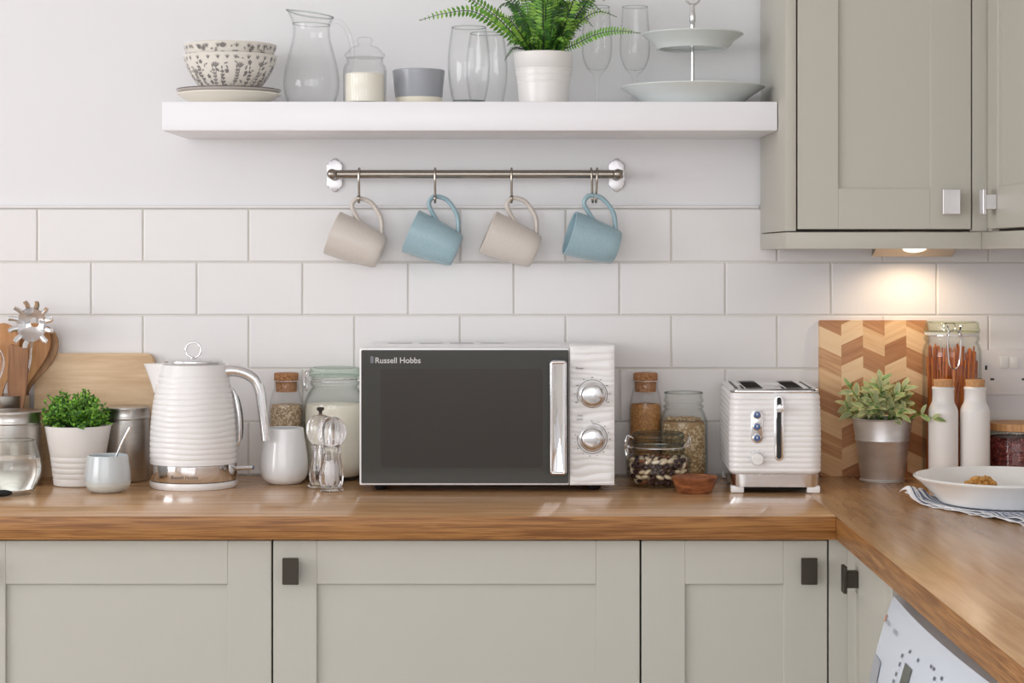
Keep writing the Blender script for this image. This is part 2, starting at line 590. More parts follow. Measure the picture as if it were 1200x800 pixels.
def merge(a, b):
    """append bmesh b to a, freeing b"""
    me = bpy.data.meshes.new('tmp'); b.to_mesh(me); b.free()
    a.from_mesh(me); bpy.data.meshes.remove(me)
    return a


TO_FRONT = Matrix.Rotation(PI / 2, 4, 'X')      # +Z axis -> -Y (towards the camera)

# ------------------------------------------------------------------ room shell
XL, XR, YB, H = -4.2, 1.1235, -5.4, 2.5
struct('floor', bx(XL - .1, XR + .1, YB - .1, .1, -.06, 0), M['floor'])
struct('ceiling', bx(XL - .1, XR + .1, YB - .1, .1, H, H + .06), M['ceiling'])
struct('wall_back', bx(XL - .1, XR + .1, 0, .1, 0, H), M['paint'])
struct('wall_right', bx(XR, XR + .1, YB, 0, 0, H), M['paint'])
W1 = (-4.6, -1.7, 0.95, 2.25)                   # left window y0 y1 z0 z1
b = NB()
box(b, XL - .1, XL, YB, W1[0], 0, H); box(b, XL - .1, XL, W1[1], 0, 0, H)
box(b, XL - .1, XL, W1[0], W1[1], 0, W1[2]); box(b, XL - .1, XL, W1[0], W1[1], W1[3], H)
struct('wall_left', b, M['paint'])
W2 = (-2.6, 0.75, 1.02, 2.35)                     # unseen rear window, added for frontal fill light: x0 x1 z0 z1
b = NB()
box(b, W2[0], W2[1], YB - .1, YB, 0, W2[2])
box(b, XL, W2[0], YB - .1, YB, 0, H); box(b, W2[1], XR, YB - .1, YB, 0, H)
box(b, W2[0], W2[1], YB - .1, YB, W2[3], H)
struct('wall_front', b, M['paint'])
b = NB()
for y in (W1[0], (W1[0] + W1[1]) / 2 - .025, W1[1] - .05): box(b, XL - .08, XL - .03, y, y + .05, W1[2], W1[3])
for z in (W1[2], W1[3] - .05): box(b, XL - .08, XL - .03, W1[0], W1[1], z, z + .05)
struct('window_1', b, M['shelf'])
b = NB()
for x in (W2[0], W2[0] + 1.03, W2[0] + 2.06, W2[1] - .06): box(b, x, x + .06, YB - .08, YB - .03, W2[2], W2[3])
for z in (W2[2], W2[3] - .06): box(b, W2[0], W2[1], YB - .08, YB - .03, z, z + .06)
struct('rear_fill_window', b, M['shelf'])  # frame of the added rear opening

# tiled splashback: five courses of brick-bond tiles set in grout
PT, PH = 0.2026, 0.1021
ttop = WT + 5 * PH
struct('wall_back_grout', bx(XL, XR, -.0055, -.0002, WT - .03, ttop), M['grout'])
b = NB()


def tile(b, x0, x1, z0, z1):
    g, bv = 0.0013, 0.0022
    x0 += g; x1 -= g; z0 += g; z1 -= g
    rings = []
    for ins, y in ((0, -.0056), (0, -.0068), (bv * .4, -.0078), (bv, -.0082)):
        rings.append([b.verts.new((x0 + ins, y, z0 + ins)), b.verts.new((x1 - ins, y, z0 + ins)),
                      b.verts.new((x1 - ins, y, z1 - ins)), b.verts.new((x0 + ins, y, z1 - ins))])
    for p, q in zip(rings[:-1], rings[1:]):
        for i in range(4): b.faces.new((p[i], p[(i + 1) % 4], q[(i + 1) % 4], q[i]))
    b.faces.new(rings[-1])


for row in range(5):
    z0 = WT + row * PH
    off = -0.9098 if row % 2 == 0 else -0.8066
    k = math.floor((XL - off) / PT)
    x = off + k * PT
    while x < XR:
        a0, a1 = max(x, XL + .001), min(x + PT, XR - .001)
        if a1 - a0 > .01: tile(b, a0, a1, z0, z0 + PH)
        x += PT
struct('wall_back_tiles', b, M['tile'], smooth=0)
struct('trim_1', bx(XL, .474, -.0095, -.0002, ttop + .0005, ttop + .0065, bev=.002), M['tile'])

# ------------------------------------------------------------------ worktop
wk = thing('worktop', 'oak laminate worktop running along the tiled wall and turning the corner', 'worktop', (0, 0, .862))
YC = -0.010
CX = 0.5235


def slab(name, x0, x1, y0, y1, mt, me, edge_axis):
    b = bx(x0, x1, y0, y1, .862, .90, bev=.0009, seg=2)
    for f in b.faces:
        n = f.normal
        f.normal_update()
        n = f.normal
        c = f.calc_center_median()
        f.material_index = 1 if abs(n.z) < .6 else 0
    return fin(name, b, [mt, me], wk, world=True)


slab('main_run', XL + .001, CX + .0001, -.60, YC, M['worktop'], M['edge'], 'x')
slab('return_run', CX + .0003, XR - .001, -2.6, YC, M['worktop_side'], M['edge_side'], 'y')

# ------------------------------------------------------------------ cabinets
STW = 0.071


def door_bm(w, h, rail=STW, th=.020, rec=.007):
    """shaker door: x 0..w, z 0..h, front face at y=0, body towards +y"""
    b = NB(); v = .0009
    box(b, 0, rail, 0, th, 0, h, v, 1); box(b, w - rail, w, 0, th, 0, h, v, 1)
    box(b, rail, w - rail, 0, th, h - rail, h, v, 1); box(b, rail, w - rail, 0, th, 0, rail, v, 1)
    box(b, rail - .004, w - rail + .004, rec, th - .003, rail - .004, h - rail + .004)
    return b


def handle_bm(w=.026, h=.043):
    b = NB()
    box(b, -w / 2, w / 2, -.024, -.0185, -h / 2, h / 2, .0007, 1)
    box(b, -w * .36, w * .36, -.0185, 0, -h * .30, h * .30, .0008, 1)
    return b


def base_cabinet(x0, x1, label, hside, zt=.857):
    """front at d=.575"""
    t = thing('base_cabinet', label, 'cabinet', ((x0 + x1) / 2, -.30, 0), group='base cabinets under the worktop')
    fin('carcass', bx(x0 + .0005, x1 - .0005, -.553, -.012, .15, .8615), M['gap'], t, world=True, smooth=0)
    fin('plinth', bx(x0, x1, -.52, -.50, 0.001, .148), M['cab'], t, world=True, smooth=0)
    g = .0016
    dr = fin('door', move(door_bm(x1 - x0 - 2 * g, zt - .155), (x0 + g, -.575, .155)), M['cab'], t, world=True, smooth=0)
    hx = x0 + .032 if hside == 'l' else x1 - .034
    hb = move(handle_bm(), (hx, -.5752, .8105))
    bmesh.ops.transform(hb, matrix=t.matrix_basis.inverted(), verts=hb.verts)
    fin('handle', hb, M['pewter'], dr, smooth=20)
    return t


base_cabinet(-1.4990, -.8985, 'sage grey base cabinet at the far left end of the worktop', 'l')
base_cabinet(-.8975, -.3905, 'sage grey base cabinet below the kettle, no handle in sight on its door', 'l')
base_cabinet(-.3905, .2095, 'wide sage grey base cabinet below the microwave, handle at its top left', 'l')
base_cabinet(.2095, .5150, 'narrow sage grey base cabinet below the toaster, handle at its top right', 'r')
# corner post and the return cabinet (faces left)
pst = fin('corner_post', bx(.5162, .5464, -.5756, -.555, .15, .8615, bev=.0005), M['cab'], smooth=0)
tag(pst, 'slim sage grey filler post in the inner corner under the worktop', 'filler post')


def side_cabinet(y0, y1, label, handle_y):
    """front at X=.545, y0>y1 (far to near)"""
    t = thing('base_cabinet', label, 'cabinet', (.80, (y0 + y1) / 2, 0), group='base cabinets under the worktop')
    fin('carcass', bx(.568, XR - .002, y1 + .0005, y0 - .0005, .15, .8615), M['gap'], t, world=True, smooth=0)
    fin('plinth', bx(.60, .62, y1, y0, .001, .148), M['cab'], t, world=True, smooth=0)
    w = y0 - y1 - .003
    R = Matrix.Translation((.546, y0 - .0015, .155)) @ Matrix.Rotation(-PI / 2, 4, 'Z')
    dr = fin('door', xf(door_bm(w, .857 - .155), R), M['cab'], t, world=True, smooth=0)
    if handle_y:
        hb = xf(handle_bm(), Matrix.Translation((.5458, handle_y, .8105)) @ Matrix.Rotation(-PI / 2, 4, 'Z'))
        bmesh.ops.transform(hb, matrix=t.matrix_basis.inverted(), verts=hb.verts)
        fin('handle', hb, M['pewter'], dr, smooth=20)


side_cabinet(-.5745 - .0001, -.953, 'sage grey base cabinet on the right return, beside the washing machine', -.672)
side_cabinet(-1.565, -2.15, 'sage grey cabinet on the return, nearest the camera, past the washing machine', -2.0)

# wall cabinet, corner filler, return wall cabinet and pelmet
UX = .4762
UZ0, UZ1 = 1.3635, 2.15
t = thing('wall_cabinet', 'sage grey wall cabinet with a shaker door, at the right end of the white shelf', 'cabinet', (.65, -.17, UZ0), group='wall cabinets')
fin('carcass', bx(.4955, .8180, -.328, -.002, UZ0, UZ1), M['gap'], t, world=True, smooth=0)
fin('end_panel', bx(UX, .4950, -.352, -.0105, UZ0, UZ1, bev=.0012), M['cab'], t, world=True)
dr = fin('door', move(door_bm(.302, UZ1 - 1.367), (.4978, -.352, 1.367)), M['cab'], t, world=True, smooth=0)
hb = move(handle_bm(.030, .043), (X(1113, .36), -.3522, Z(236.5, .37)))
bmesh.ops.transform(hb, matrix=t.matrix_basis.inverted(), verts=hb.verts)
fin('handle', hb, M['satin'], dr, smooth=20)
fl = fin('corner_filler', bx(.8022, .8285, -.352, -.330, UZ0, UZ1, bev=.001), M['cab'], smooth=0)
tag(fl, 'narrow sage grey filler strip between the two wall cabinets', 'filler post')
t = thing('wall_cabinet', 'sage grey wall cabinet on the right return, its door seen edge-on at the right edge', 'cabinet', (.95, -.6, UZ0), group='wall cabinets')
fin('carcass', bx(.8420, XR - .002, -.96, -.353, UZ0, UZ1), M['gap'], t, world=True, smooth=0)
R = Matrix.Translation((.8205, -.384, 1.367)) @ Matrix.Rotation(-PI / 2, 4, 'Z')
dr = fin('door', xf(door_bm(.574, UZ1 - 1.367), R), M['cab'], t, world=True, smooth=0)
fin('end_panel', bx(.8225, XR - .0025, -.9765, -.9610, UZ0, UZ1, bev=.001), M['cab'], t, world=True)
fin('side_stile', bx(.8290, .8415, -.3835, -.3535, UZ0, UZ1), M['cab'], t, world=True, smooth=0)
hb = xf(handle_bm(.030, .043), Matrix.Translation((.8203, -.440, Z(236.5, .44))) @ Matrix.Rotation(-PI / 2, 4, 'Z'))
bmesh.ops.transform(hb, matrix=t.matrix_basis.inverted(), verts=hb.verts)
fin('handle', hb, M['satin'], dr, smooth=20)

t = thing('cabinet_pelmet', 'sage grey light pelmet running under the wall cabinets', 'pelmet', (.65, -.35, 1.332))
pz0, pz1 = 1.3325, 1.3615
fin('side_return', bx(UX - .0005, UX + .0195, -.338, -.0110, pz0, pz1, bev=.001), M['cab'], t, world=True)
fin('front_run', bx(UX - .0005, .8165, -.3585, -.3385, pz0, pz1, bev=.001), M['cab'], t, world=True)
fin('return_run', bx(.8168, .8368, -.955, -.3385, pz0, pz1, bev=.001), M['cab'], t, world=True)

# under-cabinet spotlight: hipped wedge with a round lens
t = thing('cabinet_spotlight', 'small metal wedge spotlight glowing under the wall cabinet', 'light', (.745, -.14, 1.3625))
dl = .055
x0, x1 = X(1022, dl), X(1116, dl)
zt, zb = 1.3630, Z(300.5, dl)
b = NB()
f_ = [(x0 + .004, -.150, zt), (x1 - .004, -.150, zt), (x1, -.055, zb), (x0, -.055, zb)]
bk = [(x0 + .004, -.040, zt), (x1 - .004, -.040, zt), (x1, -.050, zb), (x0, -.050, zb)]
va = [b.verts.new(p) for p in f_]; vb = [b.verts.new(p) for p in bk]
b.faces.new(va); b.faces.new(vb)
for i in range(4): b.faces.new((va[i], va[(i + 1) % 4], vb[(i + 1) % 4], vb[i]))
fin('housing', b, M['bronze'], t, world=True, smooth=0)
cx = X(1073, .1)
nrm = Vector((0, -(zt - zb), -.095)).normalized()
cen = Vector((cx, -.098, zt + (zb - zt) * (.150 - .098) / .095))
Mx = Matrix.Translation(cen) @ nrm.to_track_quat('Z', 'Y').to_matrix().to_4x4()
fin('bezel', lathe([(.030, -.001), (.030, .002), (.0245, .0025), (.0245, -.001)], 40, matrix=Mx, cap=False), M['bronze'], t, world=True)
fin('lens', lathe([(0, .0012), (.024, .0008), (.024, -.001), (0, -.001)], 40, matrix=Mx), M['spot_glow'], t, world=True)
ld = bpy.data.lights.new('spot_bulb', 'SPOT'); ld.energy = 1.5; ld.color = (1.0, .74, .48); ld.spot_size = math.radians(155); ld.spot_blend = .7
ld.shadow_soft_size = .02
lo = bpy.data.objects.new('spot_bulb', ld); C.objects.link(lo)
lo.location = cen + nrm * .008
lo.rotation_euler = Vector((0, .1, -1)).to_track_quat('-Z', 'Y').to_euler()

# ------------------------------------------------------------------ washing machine
t = thing('washing_machine', 'white washing machine with a curved control panel under the right worktop', 'washing machine', (.82, -1.26, 0))
wy0, wy1 = -.957, -1.556
fin('cabinet_body', bx(.560, XR - .02, wy1, wy0, .012, .833, bev=.001), M['washer_grey'], t, world=True)
prof = cr([(.5478, .8332), (.5440, .8240), (.534, .795), (.5215, .751), (.5145, .715), (.5125, .690)], 5)


def fascia(s, u):
    """s along the profile 0..1, u from far (0) to near (1) -> point"""
    k = s * (len(prof) - 1); i = min(int(k), len(prof) - 2); f = k - i
    x = prof[i][0] + (prof[i + 1][0] - prof[i][0]) * f; z = prof[i][1] + (prof[i + 1][1] - prof[i][1]) * f
    bow = .008 * (1 - (2 * u - 1) ** 2)
    return Vector((x - bow, wy0 + (wy1 - wy0) * u, z))


b = NB()
grid(len(prof) - 1, 20, lambda s, u: fascia(s, u), b)
grid(1, 20, lambda s, u: fascia(0, u) + Vector(((.5600 - fascia(0, u).x) * s, 0, 0)), b)
far = [b.verts.new(fascia(i / 12, 0)) for i in range(13)] + [b.verts.new((.5600, wy0, .690)), b.verts.new((.5600, wy0, .8332))]
b.faces.new(far)
near = [b.verts.new(fascia(i / 12, 1)) for i in range(13)] + [b.verts.new((.5600, wy1, .690)), b.verts.new((.5600, wy1, .8332))]
b.faces.new(near)
pan = fin('control_panel', b, M['washer'], t, world=True, smooth=60)
fin('front_panel', bx(.5150, .5595, wy1, wy0, .012, .688, bev=.004), M['washer'], t, world=True)


def on_fascia(s, u, h=.0012):
    p = fascia(s, u); a = fascia(min(1, s + .02), u) - fascia(max(0, s - .02), u)
    n = a.cross(Vector((0, 1, 0))).normalized()
    if n.x > 0: n = -n
    return p + n * h


def fpatch(s0, s1, u0, u1, h=.0008, nn=4):
    return grid(nn, nn, lambda a, c: on_fascia(s0 + (s1 - s0) * a, u0 + (u1 - u0) * c, h))


def ftext(body, s, u, width, hgt):
    """lettering along the fascia: u to the right"""
    tb = text_bm(body, None, 1.0, 0.0)
    xs = [v.co.x for v in tb.verts]; wd = max(xs)
    ds, du = hgt, width / wd
    for v in tb.verts:
        x, _, z = v.co
        v.co = on_fascia(s - z * ds, u + x * du, .0016)
    return tb


def uof(px, py):
    """point of the fascia seen at a photo position"""
    best = None
    for i in range(81):
        for j in range(121):
            p_ = fascia(i / 80, j / 120)
            k_ = FPX / (CAMY + p_.y)
            e_ = (VPX + p_.x * k_ - px) ** 2 + (VPY + (EYE - p_.z) * k_ - py) ** 2
            if best is None or e_ < best[0]: best = (e_, i / 80, j / 120)
    return best[1], best[2]


fin('display', fpatch(.465, .72, .355, .432, .0012, 6), M['washer_dark'], t, world=True, recalc=False)
fin('drawer_panel', fpatch(.60, .99, .004, .105, .0014, 8), M['washer_grey'], t, world=True, recalc=False)
fin('lettering', ftext('HOTPOINT', .385, .028, .060, .050), M['washer_print'], t, world=True, recalc=False)
fin('lettering', ftext('AQUARIUS', .385, .140, .060, .050), M['washer_print'], t, world=True, recalc=False)
fin('emblem', fpatch(.325, .385, .006, .018, .0014), M['washer_red'], t, world=True, recalc=False)
for px, py in ((1058, 767.5), (1066.7, 762.5), (1076, 772.5), (1054, 778), (1051, 789), (1047, 797), (1094, 783), (1104, 794), (1094, 795), (1091, 780)):
    s, u = uof(px, py)
    fin('indicator_mark', fpatch(s - .012, s + .012, u, u + .014, .0014), M['washer_print'], t, world=True, recalc=False)

# ------------------------------------------------------------------ shelf
sh = fin('floating_shelf', bx(-.626, .4748, -.26, -.0005, 1.5443, SH, bev=.0018), M['shelf'])
tag(sh, 'long thick white floating shelf on the wall above the mug rail', 'shelf')

# ------------------------------------------------------------------ mug rail
RD = .052
rz = Z(204, RD)
xa, xb = X(389.5, RD), X(724, RD)
rl = thing('mug_rail', 'brushed nickel mug rail fixed to the wall below the shelf', 'rail', (0, -.001, rz))
fin('bar', tube([(xa - .006, -RD, rz), (xb + .010, -RD, rz)], 0.0080, 20), M['nickel'], rl, world=True)
qd = [(0, 1), (.22, .97), (.42, .86), (.52, .72), (.90, .69), (1.0, .60), (1.0, .36), (.86, .27), (.80, .12)]
full = qd + [(x, -z) for x, z in reversed(qd[1:])]
full = full + [(0, -1)] + [(-x, z) for x, z in reversed(full[1:])]
for xx in (xa, xb):
    ol = [(xx + p[0] * .0155, rz + p[1] * .0325) for p in full]
    bk = fin('wall_bracket', prism(ol, -.0052, -.0008, bev=.0018), M['satin'], rl, world=True)
    b = tube([(xx, -.0045, rz), (xx, -.02, rz), (xx, -RD - .004, rz)], [.011, .0085, .0085], 18)
    lathe([(0, 0), (.0085, 0), (.0098, .004), (.0088, .008), (.005, .0115), (0, .0125)], 24, b, matrix=Matrix.Translation((xx, -RD - .004, rz)) @ TO_FRONT)
    bmesh.ops.transform(b, matrix=rl.matrix_basis.inverted(), verts=b.verts)
    fin('bar_holder', b, M['nickel'], bk)

hook_names = {
    421: 'S-hook on the rail holding the leftmost mug, cream coloured',
    510: 'S-hook on the rail holding the blue mug on the left',
    599.5: 'S-hook on the rail holding the cream mug third from the left',
    693: 'left one of the two S-hooks holding the rightmost blue mug',
    699.5: 'right one of the two S-hooks holding the rightmost blue mug'}
hook_bottom = Z(237.5, RD)
proto = None
for px, lab in hook_names.items():
    xx = X(px, RD)
    lean = {693: .0020, 699.5: -.0020}.get(px, 0)
    if proto is None:
        r = .0108
        P = []
        for k in range(9):      # over the bar, from the back to the front
            a = PI * 1.1 - k / 8 * PI * 1.1
            P.append((0, r * math.cos(a) * -1 * -1, 0))
        P = [(0, r * math.cos(a), r * math.sin(a)) for a in [math.radians(v) for v in (-25, 0, 30, 60, 90, 120, 150, 180)]]
        zb = hook_bottom - rz
        P += [(0, -r, -.012), (0, -r * .7, -.026), (0, -r * .35, zb + .013)]
        P += [(0, -.004 + .0075 * -math.cos(a) * -1 - .0035, zb + .008 + .0075 * math.sin(a)) for a in [math.radians(v) for v in (-5, -40, -90, -140, -180, -205)]]
        b = tube(cr(P, 4), .0023, 8)
        for pp in (P[0], P[-1]):
            lathe([(0, -.0034), (.0024, -.0024), (.0034, 0), (.0024, .0024), (0, .0034)], 12, b, matrix=Matrix.Translation(pp))
        proto = fin('mug_hook', b, M['nickel'], loc=(xx, -RD, rz))
        tag(proto, lab, 'hook', 'hooks on the mug rail')
        h = proto
    else:
        h = proto.copy(); C.objects.link(h); h.location = (xx, -RD, rz); h['label'] = lab
    h.rotation_euler = (0, math.atan2(-lean, .05) if lean else 0, 0)


# ------------------------------------------------------------------ mugs
# handle centre line of the hanging mug, (out from the axis, along the axis from the base)
HANDLE = []
_ax = Vector((389.5 - 447, -(272.5 - 296))).normalized(); _hx = Vector((-_ax.y, _ax.x))
if _hx.y < 0: _hx = -_hx
for _p in ((422.5, 262), (416, 250), (412.6, 241), (416, 234.5), (422.5, 232.6), (433.5, 236.5), (442, 246.5), (447, 258), (447.5, 275)):
    _v = Vector((_p[0] - 447, -(_p[1] - 296))) / sc(.056)
    HANDLE.append((_v.dot(_hx), _v.dot(_ax)))


def make_mug(name, label, m, rim_px, base_px, apex, yaw=0.0, d=.056):
    """rim_px/base_px: photo points of the rim centre and the base centre"""
    rc = Vector((X(rim_px[0], d), -d, Z(rim_px[1], d))); bc = Vector((X(base_px[0], d), -d, Z(base_px[1], d)))
    L = (rc - bc).length / math.cos(yaw)
    t = thing(name, label, 'mug', tuple(bc), group='mugs hanging from the rail')
    t.rotation_mode = 'QUATERNION'
    ax = (rc - bc).normalized()
    # local frame: +Z from base to rim, +X towards the handle (upwards in the photo)
    side = Vector((0, -1, 0))
    if yaw: ax = (Matrix.Rotation(yaw, 3, 'Z') @ ax)
    side = side - ax * side.dot(ax); side.normalize()
    hx = side.cross(ax) if side.cross(ax).z > 0 else ax.cross(side)
    hx.normalize(); yv = ax.cross(hx)
    Rm = Matrix((hx, yv, ax)).transposed()
    t.rotation_quaternion = Rm.to_quaternion()
    outer = [(0, 0), (.026, 0), (.0300, .0012), (.0325, .005), (.0352, .02), (.0385, .045), (.0408, .07), (.0425, L - .006), (.0428, L)]
    prof = shell(cr(outer[:3], 2) + outer[3:], .0035, .005)
    b = lathe(prof, 56)
    for f in b.faces:
        c = f.calc_center_median()
        if c.z > .0045 and math.hypot(c.x, c.y) < .0405 and f.calc_center_median().length:
            pass
    fin('mug_body', b, m, t)
    P = [(h, 0, a) for h, a in HANDLE]
    fin('handle', tube(cr(P, 6), .0066, 12, flat=.66, up=(0, 1, 0)), m, t)
    return t


make_mug('mug', 'cream speckled mug, leftmost of the four on the rail', M['mug_cream'], (389.5, 272.5), (447, 296), (421, 233))
make_mug('mug', 'pale blue mug between the two cream mugs on the rail', M['mug_blue'], (481.5, 270.5), (536, 294), (510, 233))
make_mug('mug', 'cream speckled mug between the two blue mugs on the rail', M['mug_cream'], (571.5, 272.0), (628, 295.5), (599.5, 233), yaw=.06)
make_mug('mug', 'pale blue mug, rightmost on the rail, on two hooks', M['mug_blue'], (667.5, 273), (723, 290), (696, 233), yaw=.12)

# ------------------------------------------------------------------ shelf: plates and bowls
d = .135
xs = X(268.5, d)
def plate_prof(r, rim, t=.004):
    return [(0, .003), (r * .52, .003), (r * .55, 0), (r * .60, 0), (r * .64, .0035), (r * .86, rim * .62), (r, rim), (r - .0008, rim + .0022), (r - .003, rim + .0022), (r * .84, rim * .62 + t), (r * .62, t + .0035), (0, t + .003)]
pl = fin('side_plate', lathe(plate_prof(.0955, .0215), 72), M['plate_cream'], loc=(xs, -d, SH + .0003))
tag(pl, 'cream side plate lying directly on the shelf, under the grey plate', 'plate', 'plates under the patterned bowls')
b = lathe(plate_prof(.0965, .0215), 72)
for f in b.faces:
    c = f.calc_center_median(); r = math.hypot(c.x, c.y)
    if r > .0945 and c.z > .018: f.material_index = 1
pl = fin('side_plate', b, [M['plate_grey'], M['plate_dark']], loc=(xs - .0005, -d, SH + .0079))
tag(pl, 'greyish side plate with a dark rim, upper of the two under the bowls', 'plate', 'plates under the patterned bowls')

BO = cr([(.0, .0), (.030, .0), (.0335, .002)], 2)[:-1] + cr([(.0335, .002), (.0555, .0165), (.0695, .034), (.0795, .054), (.0865, .0735)], 5)


def bowl_r(z):
    for (r0, z0), (r1, z1) in zip(BO[:-1], BO[1:]):
        if z0 <= z <= z1 and z1 > z0: return r0 + (r1 - r0) * (z - z0) / (z1 - z0)
    return BO[-1][0]


def floral(b, seed, zlo, zhi, rnd=None):
    """printed sprigs: leaves, flowers and stems laid on the outside of the bowl"""
    rnd = random.Random(seed)
    Rm = .078

    def P(u, z, h=.0003):
        z = max(.003, min(.0725, z)); r = bowl_r(z) + h; a = u / Rm
        return (r * math.cos(a), r * math.sin(a), z + .0001)

    def lf(u, z, ang, L, W, mi):
        n = 7; pts = []
        for k in range(n + 1):
            t_ = k / n; w = W * math.sin(PI * t_ ** .85) * .5
            pts.append((t_ * L, w))
        outl = pts + [(p[0], -p[1]) for p in reversed(pts[1:-1])]
        vs = []
        for p in outl:
            uu = u + p[0] * math.cos(ang) - p[1] * math.sin(ang); zz = z + p[0] * math.sin(ang) + p[1] * math.cos(ang)
            vs.append(b.verts.new(P(uu, zz)))
        f = b.faces.new(vs); f.material_index = mi

    def stem(u0, z0, u1, z1, bend, w=.0007):
        n = 10; prev = None
        for k in range(n + 1):
            t_ = k / n
            u = u0 + (u1 - u0) * t_ + bend * math.sin(PI * t_); z = z0 + (z1 - z0) * t_
            c = (b.verts.new(P(u - w, z)), b.verts.new(P(u + w, z)))
            if prev: f = b.faces.new((prev[0], prev[1], c[1], c[0])); f.material_index = 1
            prev = c

    circ = 2 * PI * Rm
    n = 54
    for i in range(n):
        u = circ * i / n + rnd.uniform(-.004, .004)
        kind = i % 5
        zb = rnd.uniform(zlo, zlo + .016)
        if kind in (0, 3):
            top = min(zhi, zb + rnd.uniform(.028, .04)); bend = rnd.uniform(-.006, .006)
            stem(u, zb, u + bend, top, bend)
            for k in range(5):
                t_ = (k + 1) / 6
                zz = zb + (top - zb) * t_; uu = u + bend * t_ + bend * math.sin(PI * t_)
                for s in (0, 1):
                    lf(uu, zz, PI / 2 + (1 if s else -1) * .95, .0075 - .003 * t_, .0034, 1 if kind == 0 else 2)
            lf(u + bend, top, PI / 2, .006, .003, 1)
        elif kind == 1:
            for k in range(3):
                cu, cz = u + rnd.uniform(-.008, .008), rnd.uniform(zlo + .004, zhi - .004)
                for q in range(5): lf(cu, cz, q * 2 * PI / 5 + rnd.random() * .5, .0046, .0036, 1)
        elif kind == 2:
            stem(u, zb, u + .012, min(zhi, zb + .034), .004)
            for k in range(6):
                a = PI / 2 + (k - 2.5) * .34
                lf(u + .012, min(zhi, zb + .03), a, .011, .0026, 2 if k % 2 else 1)
        else:
            for k in range(4):
                lf(u + rnd.uniform(-.006, .006), zb + k * .011, rnd.uniform(.2, 2.6), .010, .0042, 2 if k % 2 else 1)
        for k in range(2):
            lf(u + rnd.uniform(-.008, .008), rnd.uniform(zlo, zhi - .006), rnd.uniform(0, PI), rnd.uniform(.004, .009), .0028, rnd.choice([1, 2, 2]))
        # row of upright sprigs under the rim
        if i % 2: lf(u, zhi - .009, PI / 2 + .5, .0080, .0018, 2); lf(u, zhi - .009, PI / 2 - .5, .0080, .0018, 1); lf(u, zhi - .010, PI / 2, .0095, .0020, 1)


for k, (dz, lab, zlo, zhi) in enumerate(((0, 'lower of two nested cream bowls with a grey floral print', .006, .0712),
                                         (.0205, 'upper of two nested cream bowls with a grey floral print', .006, .0715))):
    zz = SH + .0195 + dz
    kk = 1.0 if k == 0 else .985
    b = lathe([(r * kk, z * (1 if k == 0 else 1.0)) for r, z in shell(BO, .003, .003)], 80)
    floral(b, 5 + k, zlo, zhi)
    bo = fin('bowl', b, [M['bowl_cream'], M['floral'], M['floral_b']], loc=(X(270, d), -d, zz), recalc=(False), smooth=30)
    bo.data.validate()
    tag(bo, lab, 'bowl', 'nested patterned bowls')

# glass jug
d = .100
t = thing('glass_jug', 'tall clear glass jug with a spout and a side handle on the shelf', 'jug', (X(365, d), -d, SH + .0003))
jo = cr([(.0, 0), (.040, 0), (.0425, .003)], 2)[:-1] + cr([(.0425, .003), (.050, .025), (.0525, .046), (.050, .072), (.0425, .102), (.0355, .130), (.0345, .152), (.0395, .170), (.0415, .174)], 6)
b = lathe(shell(jo, .0022, .005), 64)
for v in b.verts:
    z = v.co.z
    if z > .150:
        k = (z - .150) / .024
        a = math.atan2(v.co.y, v.co.x)
        w = max(0, math.cos(a - PI)) ** 6
        v.co.x += -.0055 * w * k * k
        v.co.z += k * (-.13 * v.co.x + .0025 * w)
for v in b.verts: v.co = v.co
fin('jug_body', b, M['shelf_glass'], t, smooth=60)


def jug_rim(r, z, n=72):
    out = []
    for i in range(n):
        a = 2 * PI * i / n
        x, y, zz = r * math.cos(a), r * math.sin(a), z
        k = max(0, (zz - .150) / .024)
        w = max(0, math.cos(a - PI)) ** 6
        x += -.0055 * w * k * k
        out.append((x, y, zz + k * (-.13 * x + .0025 * w)))
    return out


fin('rim', tube(jug_rim(.0407, .1745), .0015, 8, closed=True), M['rim'], t)
fin('neck_ring', tube(jug_rim(.0348, .1560), .0009, 6, closed=True), M['rim'], t)
fin('base_disc', lathe([(0, .0002), (.0405, .0002), (.0425, .004), (.0385, .0065), (0, .0058)], 56), M['rim'], t)
hp = cr([(.038, 0, .160), (.050, 0, .162), (.064, 0, .150), (.074, 0, .125), (.076, 0, .095), (.068, 0, .066), (.0515, 0, .052)], 6)
fin('handle', tube(hp, .0045, 12, flat=1.4), M['shelf_glass'], t)

# candle jar
d = .192
t = thing('candle_jar', 'ribbed glass candle jar with a knobbed lid and cream wax on the shelf', 'candle jar', (X(427.5, d), -d, SH + .0003))
b = lathe(shell([(0, 0), (.036, 0), (.0385, .003), (.0390, .062), (.0375, .070), (.0335, .0745), (.0335, .084)], .0022, .003), 84, lobes=28, lobe_amp=.014, lobe_range=(.001, .069))
fin('jar', b, M['thin_bottle'], t, smooth=70)
fin('wax', lathe([(0, .0035), (.0350, .0035), (.0355, .006), (.0355, .054), (.034, .0555), (0, .055)], 48), M['wax'], t)
b = lathe([(.0, .0845), (.0345, .0845), (.0360, .087), (.0372, .0895), (.0360, .092), (.0325, .093), (.0300, .098), (.0240, .1035), (.014, .1065), (.0115, .110), (.0135, .113), (.0145, .1165), (.0125, .1205), (.007, .1225), (0, .123)], 56)
fin('lid', b, M['thin_bottle'], t, smooth=50)

